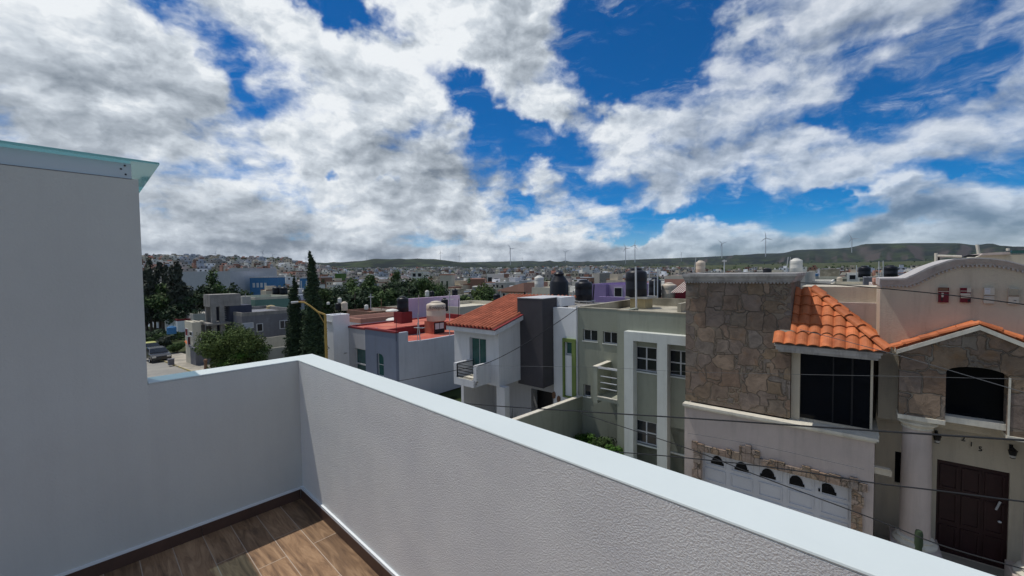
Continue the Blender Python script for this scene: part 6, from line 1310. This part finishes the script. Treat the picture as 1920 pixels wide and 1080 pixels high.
# ================================================================ wind turbines on the ridge
def turbine(px, pyb, pyt, label, first=[None]):
    a, el = az_el(px, pyb); r = 4200
    vb = Vector((sin(a), cos(a), tan(el) - .003)) * r; a2, el2 = az_el(px, pyt); H = r * (tan(el2) - tan(el)) + 12
    o = thing('wind_turbine', label, 'wind turbine', (0, 0, 0), 'W', 'wind turbines on the skyline')
    k_ = H / 80; part('tower', MB().lathe(0, 0, [(2.2 * k_, -20), (1.3 * k_, H)], 8), MT['turbine'], o)
    part('nacelle', MB().box(-2 * k_, 2 * k_, -4 * k_, 6 * k_, H, H + 4 * k_), MT['turbine'], o)
    ph = rnd.uniform(0, 2 * pi / 3)
    for j in range(3):
        t = ph + j * 2 * pi / 3; u = Vector((cos(t), 0, sin(t))); v = Vector((-sin(t), 0, cos(t))); c = Vector((0, -5 * k_, H + 2 * k_)); L_ = 36 * k_
        part('blade', MB().add([c - v * 1.2 * k_, c + u * L_ * .25 - v * 2.2 * k_, c + u * L_, c + u * L_ * .25 + v * 1.0 * k_, c + Vector((0, .8 * k_, 0))], [(0, 1, 2, 3), (0, 4, 1), (1, 4, 2), (2, 4, 3), (3, 4, 0)]), MT['turbine'], o)
    o.location = vb; o.rotation_euler = (0, 0, -a + rnd.uniform(-.7, .7))
for px, yb_, yt_, lb in ((404, 489, 475, 'wind turbine above the warehouse trees'), (493, 490, 473, 'tall wind turbine left of the cypresses'), (512, 491, 478, 'small wind turbine just right of the tall left one'), (574, 492, 484, 'faint wind turbine left of the cypress tip'), (687, 488, 480, 'faint wind turbine at the left end of the dark hill'), (826, 488, 474, 'wind turbine standing on the dark hill'), (861, 492, 480, 'wind turbine at the right foot of the dark hill'), (873, 492, 487, 'tiny wind turbine right of the dark hill'), (957, 491.5, 467, 'tall wind turbine above the tiled roof'), (979.5, 491, 484, 'tiny wind turbine right of the tall one above the tiled roof'), (1060, 491, 473, 'wind turbine above the conical black tank'), (1173, 488, 466, 'left of the pair of turbines above the big black tank'), (1190.5, 487, 461, 'taller right one of the pair of turbines above the big black tank'), (1277.5, 484, 474, 'small wind turbine left of the stone tower tanks'), (1353.5, 480, 457, 'wind turbine above the left part of the stone tower'), (1394.5, 478, 474, 'tiny wind turbine above the middle of the stone tower'), (1435.5, 475, 447, 'tallest wind turbine, above the right part of the stone tower'), (1597, 472, 448, 'wind turbine on the mesa slope above the tiled bay roof')):
    turbine(px, yb_, yt_, lb)

# ================================================================ thin air between here and the hills
hz = link_mesh('haze', MB().box(-9300, 9300, -9300, 9300, -150, 420), bpy.data.materials.new('haze'), fixn=True); tag(hz, kind='stuff')
m = hz.data.materials[0]; m.use_nodes = True; t = m.node_tree; t.nodes.clear()
pv = t.nodes.new('ShaderNodeVolumePrincipled'); pv.inputs['Color'].default_value = (0.80, 0.88, 1.0, 1); pv.inputs['Density'].default_value = 0.000030; pv.inputs['Anisotropy'].default_value = 0.3
om = t.nodes.new('ShaderNodeOutputMaterial'); t.links.new(pv.outputs[0], om.inputs['Volume'])
